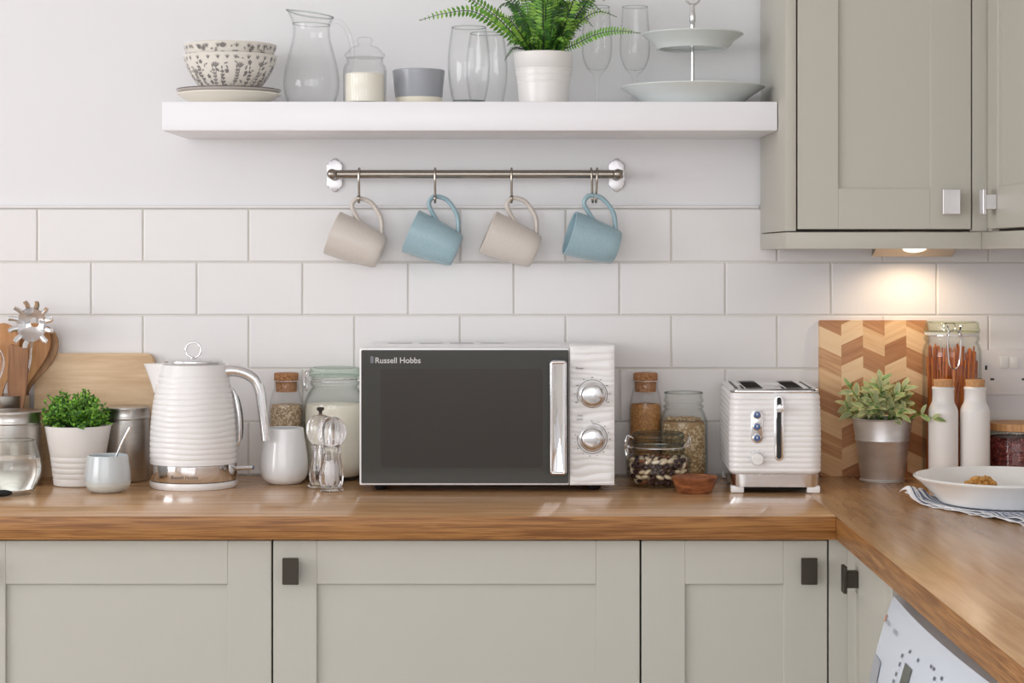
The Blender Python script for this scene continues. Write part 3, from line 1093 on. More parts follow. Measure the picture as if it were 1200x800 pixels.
# grey ramekin
d = .15
t = thing('ramekin', 'small grey glazed ramekin with a bare cream foot on the shelf', 'ramekin', (X(490.7, d), -d, SH + .0003))
fin('foot', lathe([(0, 0), (.0405, 0), (.0418, .0015), (.0432, .0150), (0, .0150)], 56), M['ram_clay'], t)
fin('bowl', lathe(shell([(0, .0152), (.0432, .0152), (.0440, .018), (.0482, .062), (.0484, .0645)], .004, .004), 56), M['ram_grey'], t)


# tumblers
def tumbler(px, d, lab):
    t = fin('tumbler', lathe(shell(cr([(0, 0), (.026, 0), (.0285, .002)], 2)[:-1] + cr([(.0285, .002), (.0335, .022), (.0378, .05), (.0390, .076), (.0372, .106), (.0330, .136), (.0318, .1425)], 5), .0017, .009), 60),
            M['shelf_glass'], loc=(X(px, d), -d, SH + .0003), smooth=60)
    fin('rim', tube(ring_path((0, 0, .1428), .0310, 56), .0010, 8, closed=True), M['rim'], t)
    fin('thick_base', lathe([(0, .0004), (.0255, .0004), (.0285, .003), (.0296, .0085), (0, .0075)], 48), M['rim'], t)
    tag(t, lab, 'glass', 'barrel tumblers on the shelf')


tumbler(549.5, .165, 'barrel-shaped clear tumbler on the shelf, the one in front')
tumbler(570.5, .068, 'barrel-shaped clear tumbler on the shelf, behind the other and beside the fern pot')

# wine glasses
WP = cr([(0, 0), (.031, 0), (.0325, .0012), (.020, .004), (.006, .009), (.0040, .014), (.0036, .030), (.0045, .055), (.0075, .068)], 4)
WO = WP[:-1] + cr([(.0075, .068), (.018, .078), (.0262, .096), (.0288, .116), (.0280, .145), (.0255, .175), (.0243, .196)], 5)
WI = [(r - .0012, z) for r, z in reversed(WO) if z > .076 and r > .012] + [(0, .0745)]
wp = WO + WI
g1 = fin('wine_glass', lathe(wp, 48), M['wine'], loc=(X(699.5, .045), -.045, SH + .0003), smooth=60)
tag(g1, 'clear stemmed wine glass half hidden behind the fern', 'glass', 'wine glasses on the shelf')
fin('rim', tube(ring_path((0, 0, .1960), .0237, 48), .0008, 8, closed=True), M['rim'], g1)
g2 = copy_tree(g1); g2.location = (X(744, .043), -.043, SH + .0003)
g2['label'] = 'clear stemmed wine glass next to the tiered cake stand'

# tiered stand
d = .137
t = thing('cake_stand', 'two-tier pale grey cake stand with a metal rod on the shelf', 'cake stand', (X(811.5, d), -d, SH + .0003))


def tier(r, zb, h, foot):
    return [(.004, zb + .004), (foot - .006, zb + .004), (foot - .005, zb), (foot, zb), (foot + .002, zb + .004), (r * .82, zb + h * .55), (r, zb + h), (r - .0007, zb + h + .002), (r - .003, zb + h + .002), (r * .8, zb + h * .55 + .005), (foot, zb + .0095), (.004, zb + .009)]


fin('lower_plate', lathe(tier(.1335, 0, .0345, .088), 80, cap=False), M['stand'], t)
fin('upper_plate', lathe(tier(.0945, .1060, .0265, .066), 72, cap=False), M['stand'], t)
b = tube([(0, 0, .006), (0, 0, .11)], .0036, 14)
lathe([(0, .114), (.006, .114), (.006, .119), (.0045, .121), (.0045, .155), (.0058, .158), (.0058, .170), (.0045, .176), (.0035, .188), (0, .189)], 20, b)
fin('rod', b, M['chrome_soft'], t)
fin('ring', tube(ring_path((0, 0, .2025), .0135, 32, 'y'), .0022, 8, closed=True), M['chrome_soft'], t)

# ------------------------------------------------------------------ fern
rnd = random.Random(11)
d = .13
t = thing('potted_fern', 'bushy green fern in a white pot on the shelf', 'plant', (X(637, d), -d, SH + .0003))
pot = shell([(0, 0), (.0455, 0), (.047, .0015), (.0545, .095), (.0552, .098), (.0552, .0995)], .003, .004)
b = lathe(cr([(0, 0), (.044, 0)], 2)[:-1] + [(.0455, .001), (.0485, .042), (.0492, .0425), (.0490, .0455), (.0497, .046), (.0503, .054), (.0510, .0545), (.0508, .0575), (.0515, .058), (.0518, .066), (.0526, .0665), (.0524, .0695), (.0531, .070), (.0552, .0955), (.0556, .0975), (.0548, .0995), (.0530, .0985), (.0505, .070), (.045, .006), (0, .006)], 64)
fin('pot', b, M['pot_white'], t, smooth=50)
fin('soil', lathe([(0, .080), (.049, .080), (.049, .086), (.02, .09), (0, .091)], 32), M['soil'], t)


def frond(pts, n, Lmax, mi, width=.36, updir=(0, -.45, 1), droop=.25, stalk=.0011):
    """one fern frond: a rachis with paired pinnae"""
    P = [Vector(p) for p in cr(pts, 10)]
    cum = [0]
    for a, c in zip(P[:-1], P[1:]): cum.append(cum[-1] + (c - a).length)
    T = cum[-1]
    b = NB()
    tube(P, [stalk * (1 - .7 * i / len(P)) + .0002 for i in range(len(P))], 5, b, mi=0)
    for k in range(n):
        s = .10 + .90 * (k + .5) / n
        ln = s * T
        i = max(j for j in range(len(cum) - 1) if cum[j] <= ln)
        f = (ln - cum[i]) / max(1e-6, cum[i + 1] - cum[i])
        p = P[i].lerp(P[i + 1], f); tg = (P[i + 1] - P[i]).normalized()
        u = Vector(updir); u = (u - tg * u.dot(tg)).normalized()
        sd = tg.cross(u).normalized()
        L = Lmax * (math.sin(PI * (.16 + .80 * s)) ** .8) * (1.0 if s < .9 else .8)
        for sg in (1, -1):
            dd = sd * sg + tg * .38 - u * droop * rnd.uniform(.6, 1.3) + Vector((rnd.uniform(-.1, .1),) * 3)
            leaf(b, p, dd, u, L * rnd.uniform(.9, 1.08), L * width, mi if rnd.random() < .75 else 1 + (mi % 3), fold=.15, curl=.12, n=4)
    return fin('frond', b, [M['rachis'], M['fern'], M['fern_light'], M['fern_dark']], t, smooth=60, recalc=False)


def FP(px, py, dd):
    """photo point at depth dd, in the pot's own frame"""
    return (X(px, dd) - t.location.x, -dd - t.location.y, Z(py, dd) - t.location.z)


frond([FP(618, 60, .13), FP(600, 44, .15), FP(578, 26, .17), FP(552, 13, .18), FP(520, 16, .19), FP(491, 24, .195)], 26, .0150, 1, .44, updir=(.05, -1, .30), droop=-.10)
frond([FP(620, 58, .14), FP(604, 42, .17), FP(582, 20, .19), FP(560, 4, .20), FP(535, -10, .21)], 24, .0160, 1, .44, updir=(.05, -1, .30), droop=-.10)
frond([FP(616, 58, .12), FP(603, 56, .14), FP(597, 62, .15), FP(591, 71, .155)], 16, .006, 3, .35, updir=(.05, -1, .30), droop=-.10)
frond([FP(655, 60, .14), FP(674, 52, .16), FP(697, 41, .17), FP(722, 36, .18), FP(751, 39, .19)], 28, .0118, 1, .40, updir=(.05, -1, .30), droop=-.10)
frond([FP(650, 58, .12), FP(672, 34, .13), FP(690, 18, .14), FP(706, 14, .15), FP(723, 20, .16)], 24, .0095, 2, .34, updir=(.05, -1, .30), droop=-.10)
frond([FP(648, 58, .12), FP(668, 30, .11), FP(684, 8, .10), FP(702, -16, .10), FP(725, -30, .10)], 28, .013, 1, .34, updir=(.05, -1, .30), droop=-.10)
frond([FP(652, 58, .10), FP(672, 26, .09), FP(694, 0, .08), FP(712, -18, .08)], 26, .012, 3, .34, updir=(.05, -1, .30), droop=-.10)
frond([FP(628, 58, .12), FP(618, 30, .12), FP(600, 2, .11), FP(580, -18, .11)], 26, .014, 3, .36, updir=(.05, -1, .30), droop=-.10)
frond([FP(622, 58, .15), FP(606, 34, .18), FP(596, 22, .20), FP(582, 18, .21)], 22, .011, 2, .40, updir=(.05, -1, .30), droop=-.10)
for k in range(26):
    ang = rnd.uniform(-PI, PI)
    r0 = rnd.uniform(.0, .03)
    ln = rnd.uniform(.10, .17)
    sp = rnd.uniform(.25, .95)
    cx_, cy_ = math.cos(ang), math.sin(ang)
    if cy_ > 0: cy_ *= .55         # less room towards the wall
    p0 = Vector((r0 * cx_, r0 * cy_, .085))
    hgt = ln * (1.1 - .45 * sp)
    out = ln * sp * .62
    pts = [p0, p0 + Vector((cx_ * out * .22, cy_ * out * .22, hgt * .5)), p0 + Vector((cx_ * out * .55, cy_ * out * .55, hgt * .92)),
           p0 + Vector((cx_ * out * .95, cy_ * out * .95, hgt * .98)), p0 + Vector((cx_ * out * 1.25, cy_ * out * 1.25, hgt * .80))]
    frond(pts, 26, rnd.uniform(.014, .021), 1 + k % 3 if k % 4 else 1, rnd.uniform(.26, .36), droop=.35)
# low fronds over the front of the rim
for k in range(9):
    ang = -PI / 2 + (k - 4) * .30
    cx_, cy_ = math.cos(ang), math.sin(ang)
    p0 = Vector((.018 * cx_, .018 * cy_, .088))
    pts = [p0, p0 + Vector((cx_ * .018, cy_ * .018, .028)), p0 + Vector((cx_ * .038, cy_ * .038, .038 + .012 * (k % 3))), p0 + Vector((cx_ * .055, cy_ * .055, .022 + .014 * (k % 3)))]
    frond(pts, 20, .015, [3, 1, 3, 2, 3][k % 5], .34, droop=.3)

# ------------------------------------------------------------------ worktop, left: boards, canisters, utensils
def lean_board(name, x0, x1, h, th, dback, lean, m, r, label, cat='chopping board', extra=None):
    """board standing on its long edge, leaning back on the tiles"""
    b = prism(rrect(0, x1 - x0, 0, h, r, 8), 0, th, bev=.003)
    o = fin(name, b, m, loc=(x0, -dback, WT + .0004), rot=(-lean, 0, 0))
    tag(o, label, cat)
    return o


lean_board('chopping_board', -.909, X(181.5, .02), Z(413, .02) - WT, .018, .048, .085, M['board'], .016,
           'pale maple chopping board leaning on the tiles behind the steel canisters')


def canister(px, d, r, h, lab):
    t = thing('canister', lab, 'canister', (X(px, d), -d, WT + .0003), group='steel canisters')
    fin('body', lathe(shell([(0, 0), (r - .003, 0), (r - .001, .002), (r - .001, .004), (r, .006), (r, h - .024)], .0015, .002), 64), M['steel'], t)
    L = h - .0235
    fin('lid', lathe([(0, L), (r + .0006, L), (r + .0014, L + .002), (r + .0008, L + .0045), (r + .0002, L + .006), (r + .0004, L + .018), (r + .0010, L + .0195), (r + .0008, L + .0215), (r - .004, L + .0235), (r - .0065, L + .0225), (0, L + .0225)], 64), M['steel'], t)
    return t


canister(15, .165, .0525, .1365, 'brushed steel lidded canister at the left edge, behind the water glass')
canister(147.5, .092, .0435, .139, 'brushed steel lidded canister between the small plant and the kettle')

d = .060
uh = fin('utensil_holder', lathe(shell([(0, 0), (.0465, 0), (.048, .002), (.048, .154), (.0487, .1555), (.0487, .157)], .0016, .002), 56), M['steel'], loc=(-.9610, -d, WT + .0003))
tag(uh, 'brushed steel utensil holder at the far left, full of wooden spoons', 'utensil holder')


def outline_spoon(name, label, cat, m, head, base, d, th=.007, dish=0.0, group='utensils in the steel holder'):
    """head: photo outline; a blade with thickness plus a handle going down into the holder"""
    P = [(X(p[0], d), Z(p[1], d)) for p in cr(head, 4, closed=True)]
    b = prism(P, -d - th / 2, -d + th / 2, bev=.002)
    o = fin(name, b, m)
    return tag(o, label, cat, group)


# each utensil is one outline (head + handle running down inside the pot)
outline_spoon('wooden_spoon', 'large round wooden spoon rearmost in the steel holder, its pale curved edge showing', 'spoon', M['spoon_dark'],
              [(40, 386), (55, 382), (66, 392), (68, 408), (60, 426), (44, 444), (34, 458), (29, 480), (26, 520), (20, 520), (22, 480), (24, 456), (26, 430), (30, 402)], None, .034)
outline_spoon('wooden_spoon', 'honey-brown wooden spoon in the steel holder, just behind the pasta server', 'spoon', M['spoon_wood'],
              [(32, 380), (48, 380), (58, 392), (59, 406), (51, 424), (38, 443), (30, 456), (25, 480), (21, 520), (15, 520), (18, 480), (20, 450), (18, 420), (22, 396)], None, .048)
outline_spoon('wooden_spoon', 'wooden spoon at the left edge of the photo, left of the dark spatula', 'spoon', M['spoon_wood'],
              [(-4, 380), (8, 379), (20, 388), (24, 404), (18, 424), (10, 442), (4, 458), (1, 480), (-2, 520), (-8, 520), (-8, 480), (-12, 456), (-22, 430), (-24, 400), (-16, 386)], None, .060)
outline_spoon('wooden_spatula', 'dark flat wooden spatula standing in the steel holder, nearest the front', 'spatula', M['spatula_wood'],
              [(11, 405), (15, 403), (22, 406.5), (31, 406), (33, 410), (33, 425), (32, 445), (30, 462), (27, 480), (24, 520), (17, 520), (14, 480), (9.5, 462), (9, 440), (10.5, 420)], None, .086, th=.006)

# chrome pasta server: round toothed head with a hole, shank down to the holder
d = .074
t = thing('pasta_server', 'shiny steel pasta server with a toothed round head, in the utensil holder', 'pasta server', (X(38, d), -d, WT + .06), group='utensils in the steel holder')
cxp, czp = X(38.5, d), Z(380, d)
k = 1 / sc(d)
b = NB()
N = 72
hc = (X(41, d), Z(377.5, d)); hr = 5.8 * k
rad_o = 18.5 * k
inner, outer = [], []
teeth = 12


def dishf(r):
    return -.010 * (r / rad_o) ** 2


rings = []
for q, fr in enumerate((0, .33, .66, 1.0)):
    ring = []
    for i in range(N):
        a = 2 * PI * i / N
        ix, iz = hc[0] + hr * math.cos(a), hc[1] + hr * math.sin(a)
        ox, oz = cxp + rad_o * math.cos(a) * .95, czp + rad_o * 1.08 * math.sin(a)
        x, z = ix + (ox - ix) * fr, iz + (oz - iz) * fr
        rr = math.hypot(x - cxp, z - czp)
        ring.append(b.verts.new((x, -d + dishf(rr), z)))
    rings.append(ring)
for a_, c_ in zip(rings[:-1], rings[1:]):
    for i in range(N): b.faces.new((a_[i], a_[(i + 1) % N], c_[(i + 1) % N], c_[i]))
bmesh.ops.solidify(b, geom=b.faces[:], thickness=.0014)
fin('head', b, M['chrome'], t, world=True, smooth=50)
for j in range(teeth):
    a = PI / 2 + .22 + 2 * PI * j / teeth
    if abs(((a - 1.5 * PI + PI) % (2 * PI)) - PI) < .3: continue
    p0 = Vector((cxp + rad_o * .90 * math.cos(a), -d - .0085, czp + rad_o * 1.02 * math.sin(a)))
    p1 = Vector((cxp + (rad_o + 4.5 * k) * math.cos(a), -d - .0125, czp + (rad_o * 1.08 + 4.5 * k) * math.sin(a)))
    p2 = Vector((cxp + (rad_o + 8.5 * k) * math.cos(a + .05), -d - .0165, czp + (rad_o * 1.08 + 8.5 * k) * math.sin(a + .05)))
    fin('tooth', tube([p0, p1, p2], [.0014, .0014, .0012], 8, flat=3.4, up=(0, 1, 0)), M['chrome'], t, world=True)
fin('shank', tube(cr([(cxp + .001, -d - .004, czp - rad_o * .8), (X(36, d), -d + .002, Z(408, d)), (X(33, d), -d + .006, Z(430, d)), (X(22, .066), -.068, Z(470, .066)), (X(12, .066), -.066, Z(530, .066))], 5), .0042, 10, flat=.6), M['chrome_soft'], t, world=True)

# wire whisk, only one loop of it inside the frame
t = thing('whisk', 'steel wire balloon whisk, cut off by the left edge of the photo', 'whisk', (X(-14, .09), -.090, WT + .1), group='utensils in the steel holder')
for j in range(5):
    a = PI * j / 5
    P = []
    for q in range(21):
        s = -1 + 2 * q / 20
        ang = s * PI * .5
        rr = 19 * k * math.cos(ang) ** .8 * (1 if s >= 0 else 1)
    P = cr([(0, 0), (.012, .02), (.027, .05), (.030, .075), (.018, .096), (0, .102), (-.018, .096), (-.030, .075), (-.027, .05), (-.012, .02), (0, 0)], 4)
    fin('wire', tube([(u * math.cos(a), u * math.sin(a) * .6, z + .052) for u, z in P], .0009, 6), M['chrome'], t)
fin('handle', tube([(0, 0, .056), (.002, .006, .0), (.012, .020, -.085)], [.004, .005, .005], 12), M['chrome_soft'], t)

# glass of water
d = .312
t = thing('water_glass', 'stemless round glass half full of water, at the left end of the worktop', 'glass', (X(14, d), -d, WT + .0003))
go = cr([(0, 0), (.030, 0), (.0335, .0015)], 2)[:-1] + cr([(.0335, .0015), (.0425, .014), (.0500, .034), (.0512, .050), (.0470, .072), (.0402, .0905), (.0385, .0955)], 6)
fin('glass', lathe(shell(go, .0014, .009), 64), M['thin'], t, smooth=60)
fin('rim', tube(ring_path((0, 0, .0957), .0378, 48), .0009, 8, closed=True), M['rim'], t)
wi = [(max(0, r - .0017), z) for r, z in go if .0095 < z < .064]
wr = wi[-1][0]
fin('water', lathe([(0, .0095), (wi[0][0] - .003, .0095)] + wi + [(wr, .0645), (0, .0645)], 64), M['water'], t, smooth=50)
d = .36
P = cr([(X(-70, d), -.395, WT + .0065), (X(-30, d), -.375, WT + .0065), (X(-5, d), -.358, WT + .007), (X(11.5, d), -.345, WT + .0075)], 5)
kn = fin('black_handle', tube(P, [.0062] * (len(P) - 3) + [.006, .005, .0025], 12, flat=.9), M['black'])
tag(kn, 'tip of a black handle lying on the worktop in front of the water glass', 'handle')

# small bushy plant
d = .163
t = thing('potted_plant', 'small bushy plant with tiny bright leaves in a white ringed pot', 'plant', (X(91.5, d), -d, WT + .0003))
po = [(0, 0), (.0425, 0), (.0440, .0012)]
for z, r in ((.012, .0452), (.013, .0448), (.0145, .0457), (.0215, .0466), (.0228, .0458), (.0243, .0470), (.0315, .0478), (.0328, .0470), (.0343, .0482), (.0415, .0490), (.0428, .0482), (.0443, .0494), (.0520, .0503), (.0533, .0496), (.0550, .0508), (.106, .0598), (.1085, .0604)):
    po.append((r, z))
fin('pot', lathe(shell(po, .003, .004), 64), M['pot_white'], t, smooth=40)
fin('soil', lathe([(0, .092), (.054, .092), (.053, .098), (.02, .102), (0, .103)], 32), M['soil'], t)
rnd = random.Random(4)
b = NB(); bs = NB()
for k in range(330):
    ang = rnd.uniform(0, 2 * PI); el = rnd.uniform(.0, 1) ** .7 * 1.50
    rr = rnd.uniform(0, .035)
    p0 = Vector((rr * math.cos(ang), rr * math.sin(ang), .098))
    Lh = rnd.uniform(.034, .058)
    if rnd.random() < .10: Lh *= 1.25
    dirv = Vector((math.cos(ang) * math.sin(el) * 1.05, math.sin(ang) * math.sin(el) * 1.0, math.cos(el) * 1.22 + .12))
    p1 = p0 + dirv * Lh * .55 + Vector((0, 0, .006)); p2 = p0 + dirv * Lh + Vector((rnd.uniform(-.006, .006), rnd.uniform(-.006, .006), rnd.uniform(-.004, .004)))
    for q_ in (p1, p2):
        lim = .070 if q_.y < -.015 else (.056 if q_.x < 0 else (.058 if q_.y < 0 else .034))
        if q_.xy.length > lim - .006:
            k_ = (lim - .006) / q_.xy.length
            q_.x *= k_; q_.y *= k_
    pts = [Vector(p) for p in cr([p0, p1, p2], 4)]
    tube(pts, .0004, 4, bs)
    nlf = 13
    for q in range(nlf):
        s = .25 + .75 * q / (nlf - 1)
        i = min(int(s * (len(pts) - 1)), len(pts) - 2)
        p = pts[i].lerp(pts[i + 1], s * (len(pts) - 1) - i)
        dv = Vector((rnd.uniform(-1, 1), rnd.uniform(-1, 1), rnd.uniform(-.3, .9)))
        L = rnd.uniform(.0045, .0080)
        leaf(b, p, dv, (0, -.8, .6), L, L * .70, rnd.choice([0, 0, 1, 2, 0, 1]), fold=.2, n=3)
fin('foliage', b, [M['leaf'], M['leaf_bright'], M['leaf_dark']], t, smooth=60, recalc=False)
fin('stems', bs, M['rachis'], t)

# sugar bowl and teaspoon
d = .272
t = thing('sugar_bowl', 'small pale blue-grey rounded pot holding a teaspoon, in front of the plant', 'pot', (X(126.3, d), -d, WT + .0003))
fin('base_band', lathe(cr([(0, 0), (.024, 0), (.0285, .0010), (.0345, .005), (.0392, .012), (.0403, .0190)], 4) + [(0, .0190)], 56), M['sugar_base'], t)
fin('body', lathe(shell([(0, .0192)] + cr([(.0403, .0192), (.0403, .026), (.0392, .040), (.0368, .056), (.0355, .0645)], 4), .0028, .002), 56), M['sugar_blue'], t)
P = cr([(.004, .004, .0240), (.010, .002, .050), (.0172, .0, .0680), (.0270, -.002, .090), (.0395, -.003, .112), (.0410, -.003, .116)], 5)
n_ = len(P)
sp = fin('teaspoon', tube(P, [.0016 + .0024 * max(0, (i / n_ - .55)) * 2 for i in range(n_ - 1)] + [.0022], 10, flat=.45, up=(1, 0, .4)), M['chrome_soft'], loc=t.location)
b = NB()
tag(sp, 'steel teaspoon leaning in the pale blue-grey pot', 'spoon')

# ------------------------------------------------------------------ kettle
d = .19
t = thing('kettle', 'white ribbed electric kettle with a chrome handle and chrome base band', 'kettle', (X(227, d), -d, WT + .0003))
fin('base', lathe([(0, .001), (.068, .001), (.070, 0), (.0765, .0), (.0790, .003), (.0798, .008), (.0790, .0125), (0, .0125)], 80), M['white_gloss'], t)
fin('chrome_band', lathe([(0, .0140), (.0785, .0140), (.0790, .0150), (.0790, .0430), (.0780, .0436), (0, .0436)], 96), M['chrome'], t, smooth=30)
fin('base_gap', lathe([(0, .0120), (.0770, .0120), (.0770, .0145), (0, .0145)], 64), M['black'], t)
Rp = cr([(.0790, .0440), (.0793, .075), (.0785, .102), (.0765, .130), (.0728, .158), (.0675, .186), (.0612, .212), (.0585, .2225)], 8)


def RK(z):
    for (r0, z0), (r1, z1) in zip(Rp[:-1], Rp[1:]):
        if z0 <= z <= z1: return r0 + (r1 - r0) * (z - z0) / (z1 - z0)
    return Rp[-1][0]


b = NB()
nth, nz = 120, 190
zs = [.0440 + (.2225 - .0440) * j / nz for j in range(nz + 1)]


def kr(a, z):
    r = RK(z)
    f = min(1, max(0, (z - .046) / .004)) * min(1, max(0, (.207 - z) / .005))
    ph = (z - .044) / .0098 + .12 * math.sin(2 * a + z * 40) + .06 * math.sin(5 * a + 1.3 - z * 70)
    u = ph - math.floor(ph)
    prof_ = abs(math.sin(PI * u)) ** .55
    return r - .0015 * f * (1 - prof_)


ringv = []
for z in zs:
    ringv.append([b.verts.new((kr(2 * PI * i / nth, z) * math.cos(2 * PI * i / nth), kr(2 * PI * i / nth, z) * math.sin(2 * PI * i / nth), z)) for i in range(nth)])
for a_, c_ in zip(ringv[:-1], ringv[1:]):
    for i in range(nth): b.faces.new((a_[i], a_[(i + 1) % nth], c_[(i + 1) % nth], c_[i]))
b.faces.new(ringv[0]); b.faces.new(ringv[-1])
fin('ribbed_body', b, M['white_gloss'], t, smooth=60)
# spout: tapering beak on the left
secs = []
for s in range(9):
    u = s / 8
    z = .170 + (.2235 - .170) * u
    r = RK(min(z, .222)) - .002
    tip = r + .004 + .031 * u ** 1.15
    hw = .012 + .014 * u
    sec = []
    for q in range(17):
        a = -1 + 2 * q / 16
        xx = -(r * .80 + (tip - r * .80) * (1 - abs(a) ** 1.5))
        sec.append((xx, a * hw, z))
    sec += [(-(r * .72), hw * .98, z), (-(r * .72), -hw * .98, z)]
    secs.append(sec)
fin('spout', loft(secs), M['white_gloss'], t, smooth=50)
fin('lid', lathe([(0, .2226), (.0560, .2226), (.0566, .2245), (.0555, .2262), (.0530, .2268), (.0528, .2290), (.050, .2312), (0, .2325)], 72), M['chrome_soft'], t)
b = tube(ring_path((-.0005, 0, .2485), .0138, 40, 'y'), .0021, 10, closed=True)
lathe([(0, .2318), (.006, .2318), (.005, .234), (.003, .2355), (0, .236)], 16, b)
fin('lid_ring', b, M['chrome'], t)
ks = sc(d)


def KP(px, py):
    return ((px - 227) / ks, 0, Z(py, d) - WT)


hpts = [KP(262, 435), KP(274, 434), KP(288, 437.5), KP(299, 445), KP(304.5, 458), KP(307, 475), KP(309.5, 495), KP(311.5, 516)]
H_ = cr(hpts, 6)
n_ = len(H_)
rad = [(.0130 if i < 2 else .0118 - .0034 * (i / n_)) for i in range(n_)]
fin('handle', tube(H_, rad, 18, flat=1.15), M['chrome'], t, smooth=50)
b = NB()
ol = rrect(-.0042, .0042, 0, .108, .004, 5)
zc = Z(523, d) - WT
ol2 = [KP(274, 0)[0]]
secs = []
wv = []
for q in range(17):
    u = q / 16; z = zc + .106 * u
    wv.append((RK(z) + .0005 + .0055 * math.sin(PI * min(1, max(.0, u))) ** .35, 0, z))
fin('water_gauge', tube(wv, [.0058 * max(.25, math.sin(PI * (i + .5) / 17) ** .35) for i in range(17)], 14, up=(1, 0, 0), flat=1.4), M['chrome_soft'], t)
gv = [(x + .0038, y, z) for x, y, z in wv[2:-2]]
fin('gauge_window', tube(gv, [.0032 * max(.3, math.sin(PI * (i + .5) / 13) ** .4) for i in range(13)], 10, up=(1, 0, 0), flat=1.3), M['black'], t)
sw = [(.076, 0, .0330), (.090, 0, .0335), (.1080, 0, .0340)]
b = tube(sw, [.0045, .0038, .0038], 12, flat=2.2, up=(0, 0, 1))
fin('switch_lever', b, M['chrome_soft'], t)
fin('lever_tip', tube([(.1078, 0, .0340), (.1096, 0, .0340)], .0038, 12, flat=2.2), M['blue_led'], t)
tb = text_bm('Russell Hobbs', .049, .01, .0001)
for v in tb.verts:
    x, y, z = v.co
    a = -PI / 2 + (x - .0285) / .0795
    r = .0793 + y * .3
    v.co = (r * math.cos(a), r * math.sin(a), z + .0215)
fin('lettering', tb, M['print'], t, smooth=0)

# ------------------------------------------------------------------ bottles, jar and mills left of the microwave
def cork_bottle(px, d, r, fill, fill_name, fill_label, fm, lab, rn=.0228):
    t = thing('cork_bottle', lab, 'bottle', (X(px, d), -d, WT + .0003), group='corked glass bottles')
    o = [(0, 0), (r - .003, 0), (r, .003), (r, .132)] + cr([(r, .132), (r * .94, .145), (rn + .004, .160), (rn + .0005, .170), (rn, .180), (rn + .0012, .1815)], 4)
    fin('glass', lathe(shell(o, .0018, .004), 48), M['thin_bottle'], t, smooth=60)
    fin('cork', lathe([(0, .1625), (rn - .0030, .1625), (rn - .0020, .181), (rn - .0004, .1815), (rn + .0002, .183), (rn + .0002, .196), (rn - .0006, .198), (0, .1985)], 40), M['cork'], t)
    fin('neck_wire', tube(ring_path((0, 0, .1832), rn + .0022, 32), .0009, 6, closed=True), M['chrome'], t)
    pr = [(0, .0045), (r - .0032, .0045), (r - .0024, .008)]
    top = fill
    pr += [(r - .0024, min(top, .130))]
    if top > .132: pr += [(r * .92 - .0024, min(top, .146))]
    pr += [(0, top + .003)]
    f = fin(fill_name, lathe(pr, 40), fm, loc=(X(px, d), -d, WT + .0003))
    tag(f, fill_label, fill_name.replace('_', ' '), kind='stuff')


cork_bottle(335.5, .046, .0325, .138, 'quinoa_grains', 'pale beige grain filling the corked bottle behind the white tumbler', M['grain'],
            'corked glass bottle of pale grain between the kettle and the clip-top jar')
cork_bottle(756.5, .045, .0315, .139, 'brown_sugar', 'golden brown sugar filling the corked bottle right of the microwave', M['sugar'],
            'corked glass bottle of brown sugar to the right of the microwave')

d = .14
tm = fin('white_tumbler', lathe(shell(cr([(0, 0), (.026, 0), (.031, .0012)], 2)[:-1] + cr([(.031, .0012), (.0395, .009), (.0438, .022), (.0435, .040), (.0405, .066), (.0365, .092), (.0355, .1015)], 5), .0026, .004), 60), M['milk'],
         loc=(X(333.3, d), -d, WT + .0003))
tag(tm, 'glossy white rounded tumbler standing between the kettle and the salt mill', 'tumbler')


def clip_jar(name, label, px, d, outer, lid, lid_m, neck_r, neck_z, clip_ang, clip_len, group, body_m=None, hinge=True):
    t = thing(name, label, 'jar', (X(px, d), -d, WT + .0003), group=group)
    fin('glass_body', lathe(shell(outer, .0026, .005), 64), body_m or M['thin'], t, smooth=50)
    if lid: fin('lid', lathe(lid, 64), lid_m, t, smooth=45)
    if clip_len:
        fin('neck_wire', tube(ring_path((0, 0, neck_z), neck_r, 40), .0012, 6, closed=True), M['chrome'], t)
        ca, sa = math.cos(clip_ang), math.sin(clip_ang)
        px_, py_ = -sa, ca
        lz = lid[-1][1] if lid else neck_z + .02
        r = neck_r + .003

        def W(rr, s, z): return (rr * ca + s * px_, rr * sa + s * py_, z)
        loop = [W(r - .004, -.012, lz - .006), W(r + .004, -.012, lz - .004), W(r + .008, -.010, neck_z + .004), W(r + .007, -.012, neck_z - .008), W(r + .004, -.008, neck_z - clip_len),
                W(r + .004, .008, neck_z - clip_len), W(r + .007, .012, neck_z - .008), W(r + .008, .010, neck_z + .004), W(r + .004, .012, lz - .004), W(r - .004, .012, lz - .006)]
        b = tube(cr(loop, 4), .0016, 8)
        tube(cr([W(r - .001, -.014, neck_z), W(r + .008, -.013, neck_z + .002), W(r + .011, 0, neck_z + .012), W(r + .008, .013, neck_z + .002), W(r - .001, .014, neck_z)], 5), .0012, 6, b)
        fin('wire_clip', b, M['chrome'], t)
        if hinge:
            def W2(rr, s, z): return (-rr * ca + s * px_, -rr * sa + s * py_, z)
            b = tube(cr([W2(r - .003, -.010, neck_z), W2(r + .005, -.010, neck_z + .004), W2(r + .005, -.009, lz - .004), W2(r + .005, .009, lz - .004), W2(r + .005, .010, neck_z + .004), W2(r - .003, .010, neck_z)], 4), .0012, 6)
            fin('wire_hinge', b, M['chrome'], t)
    return t


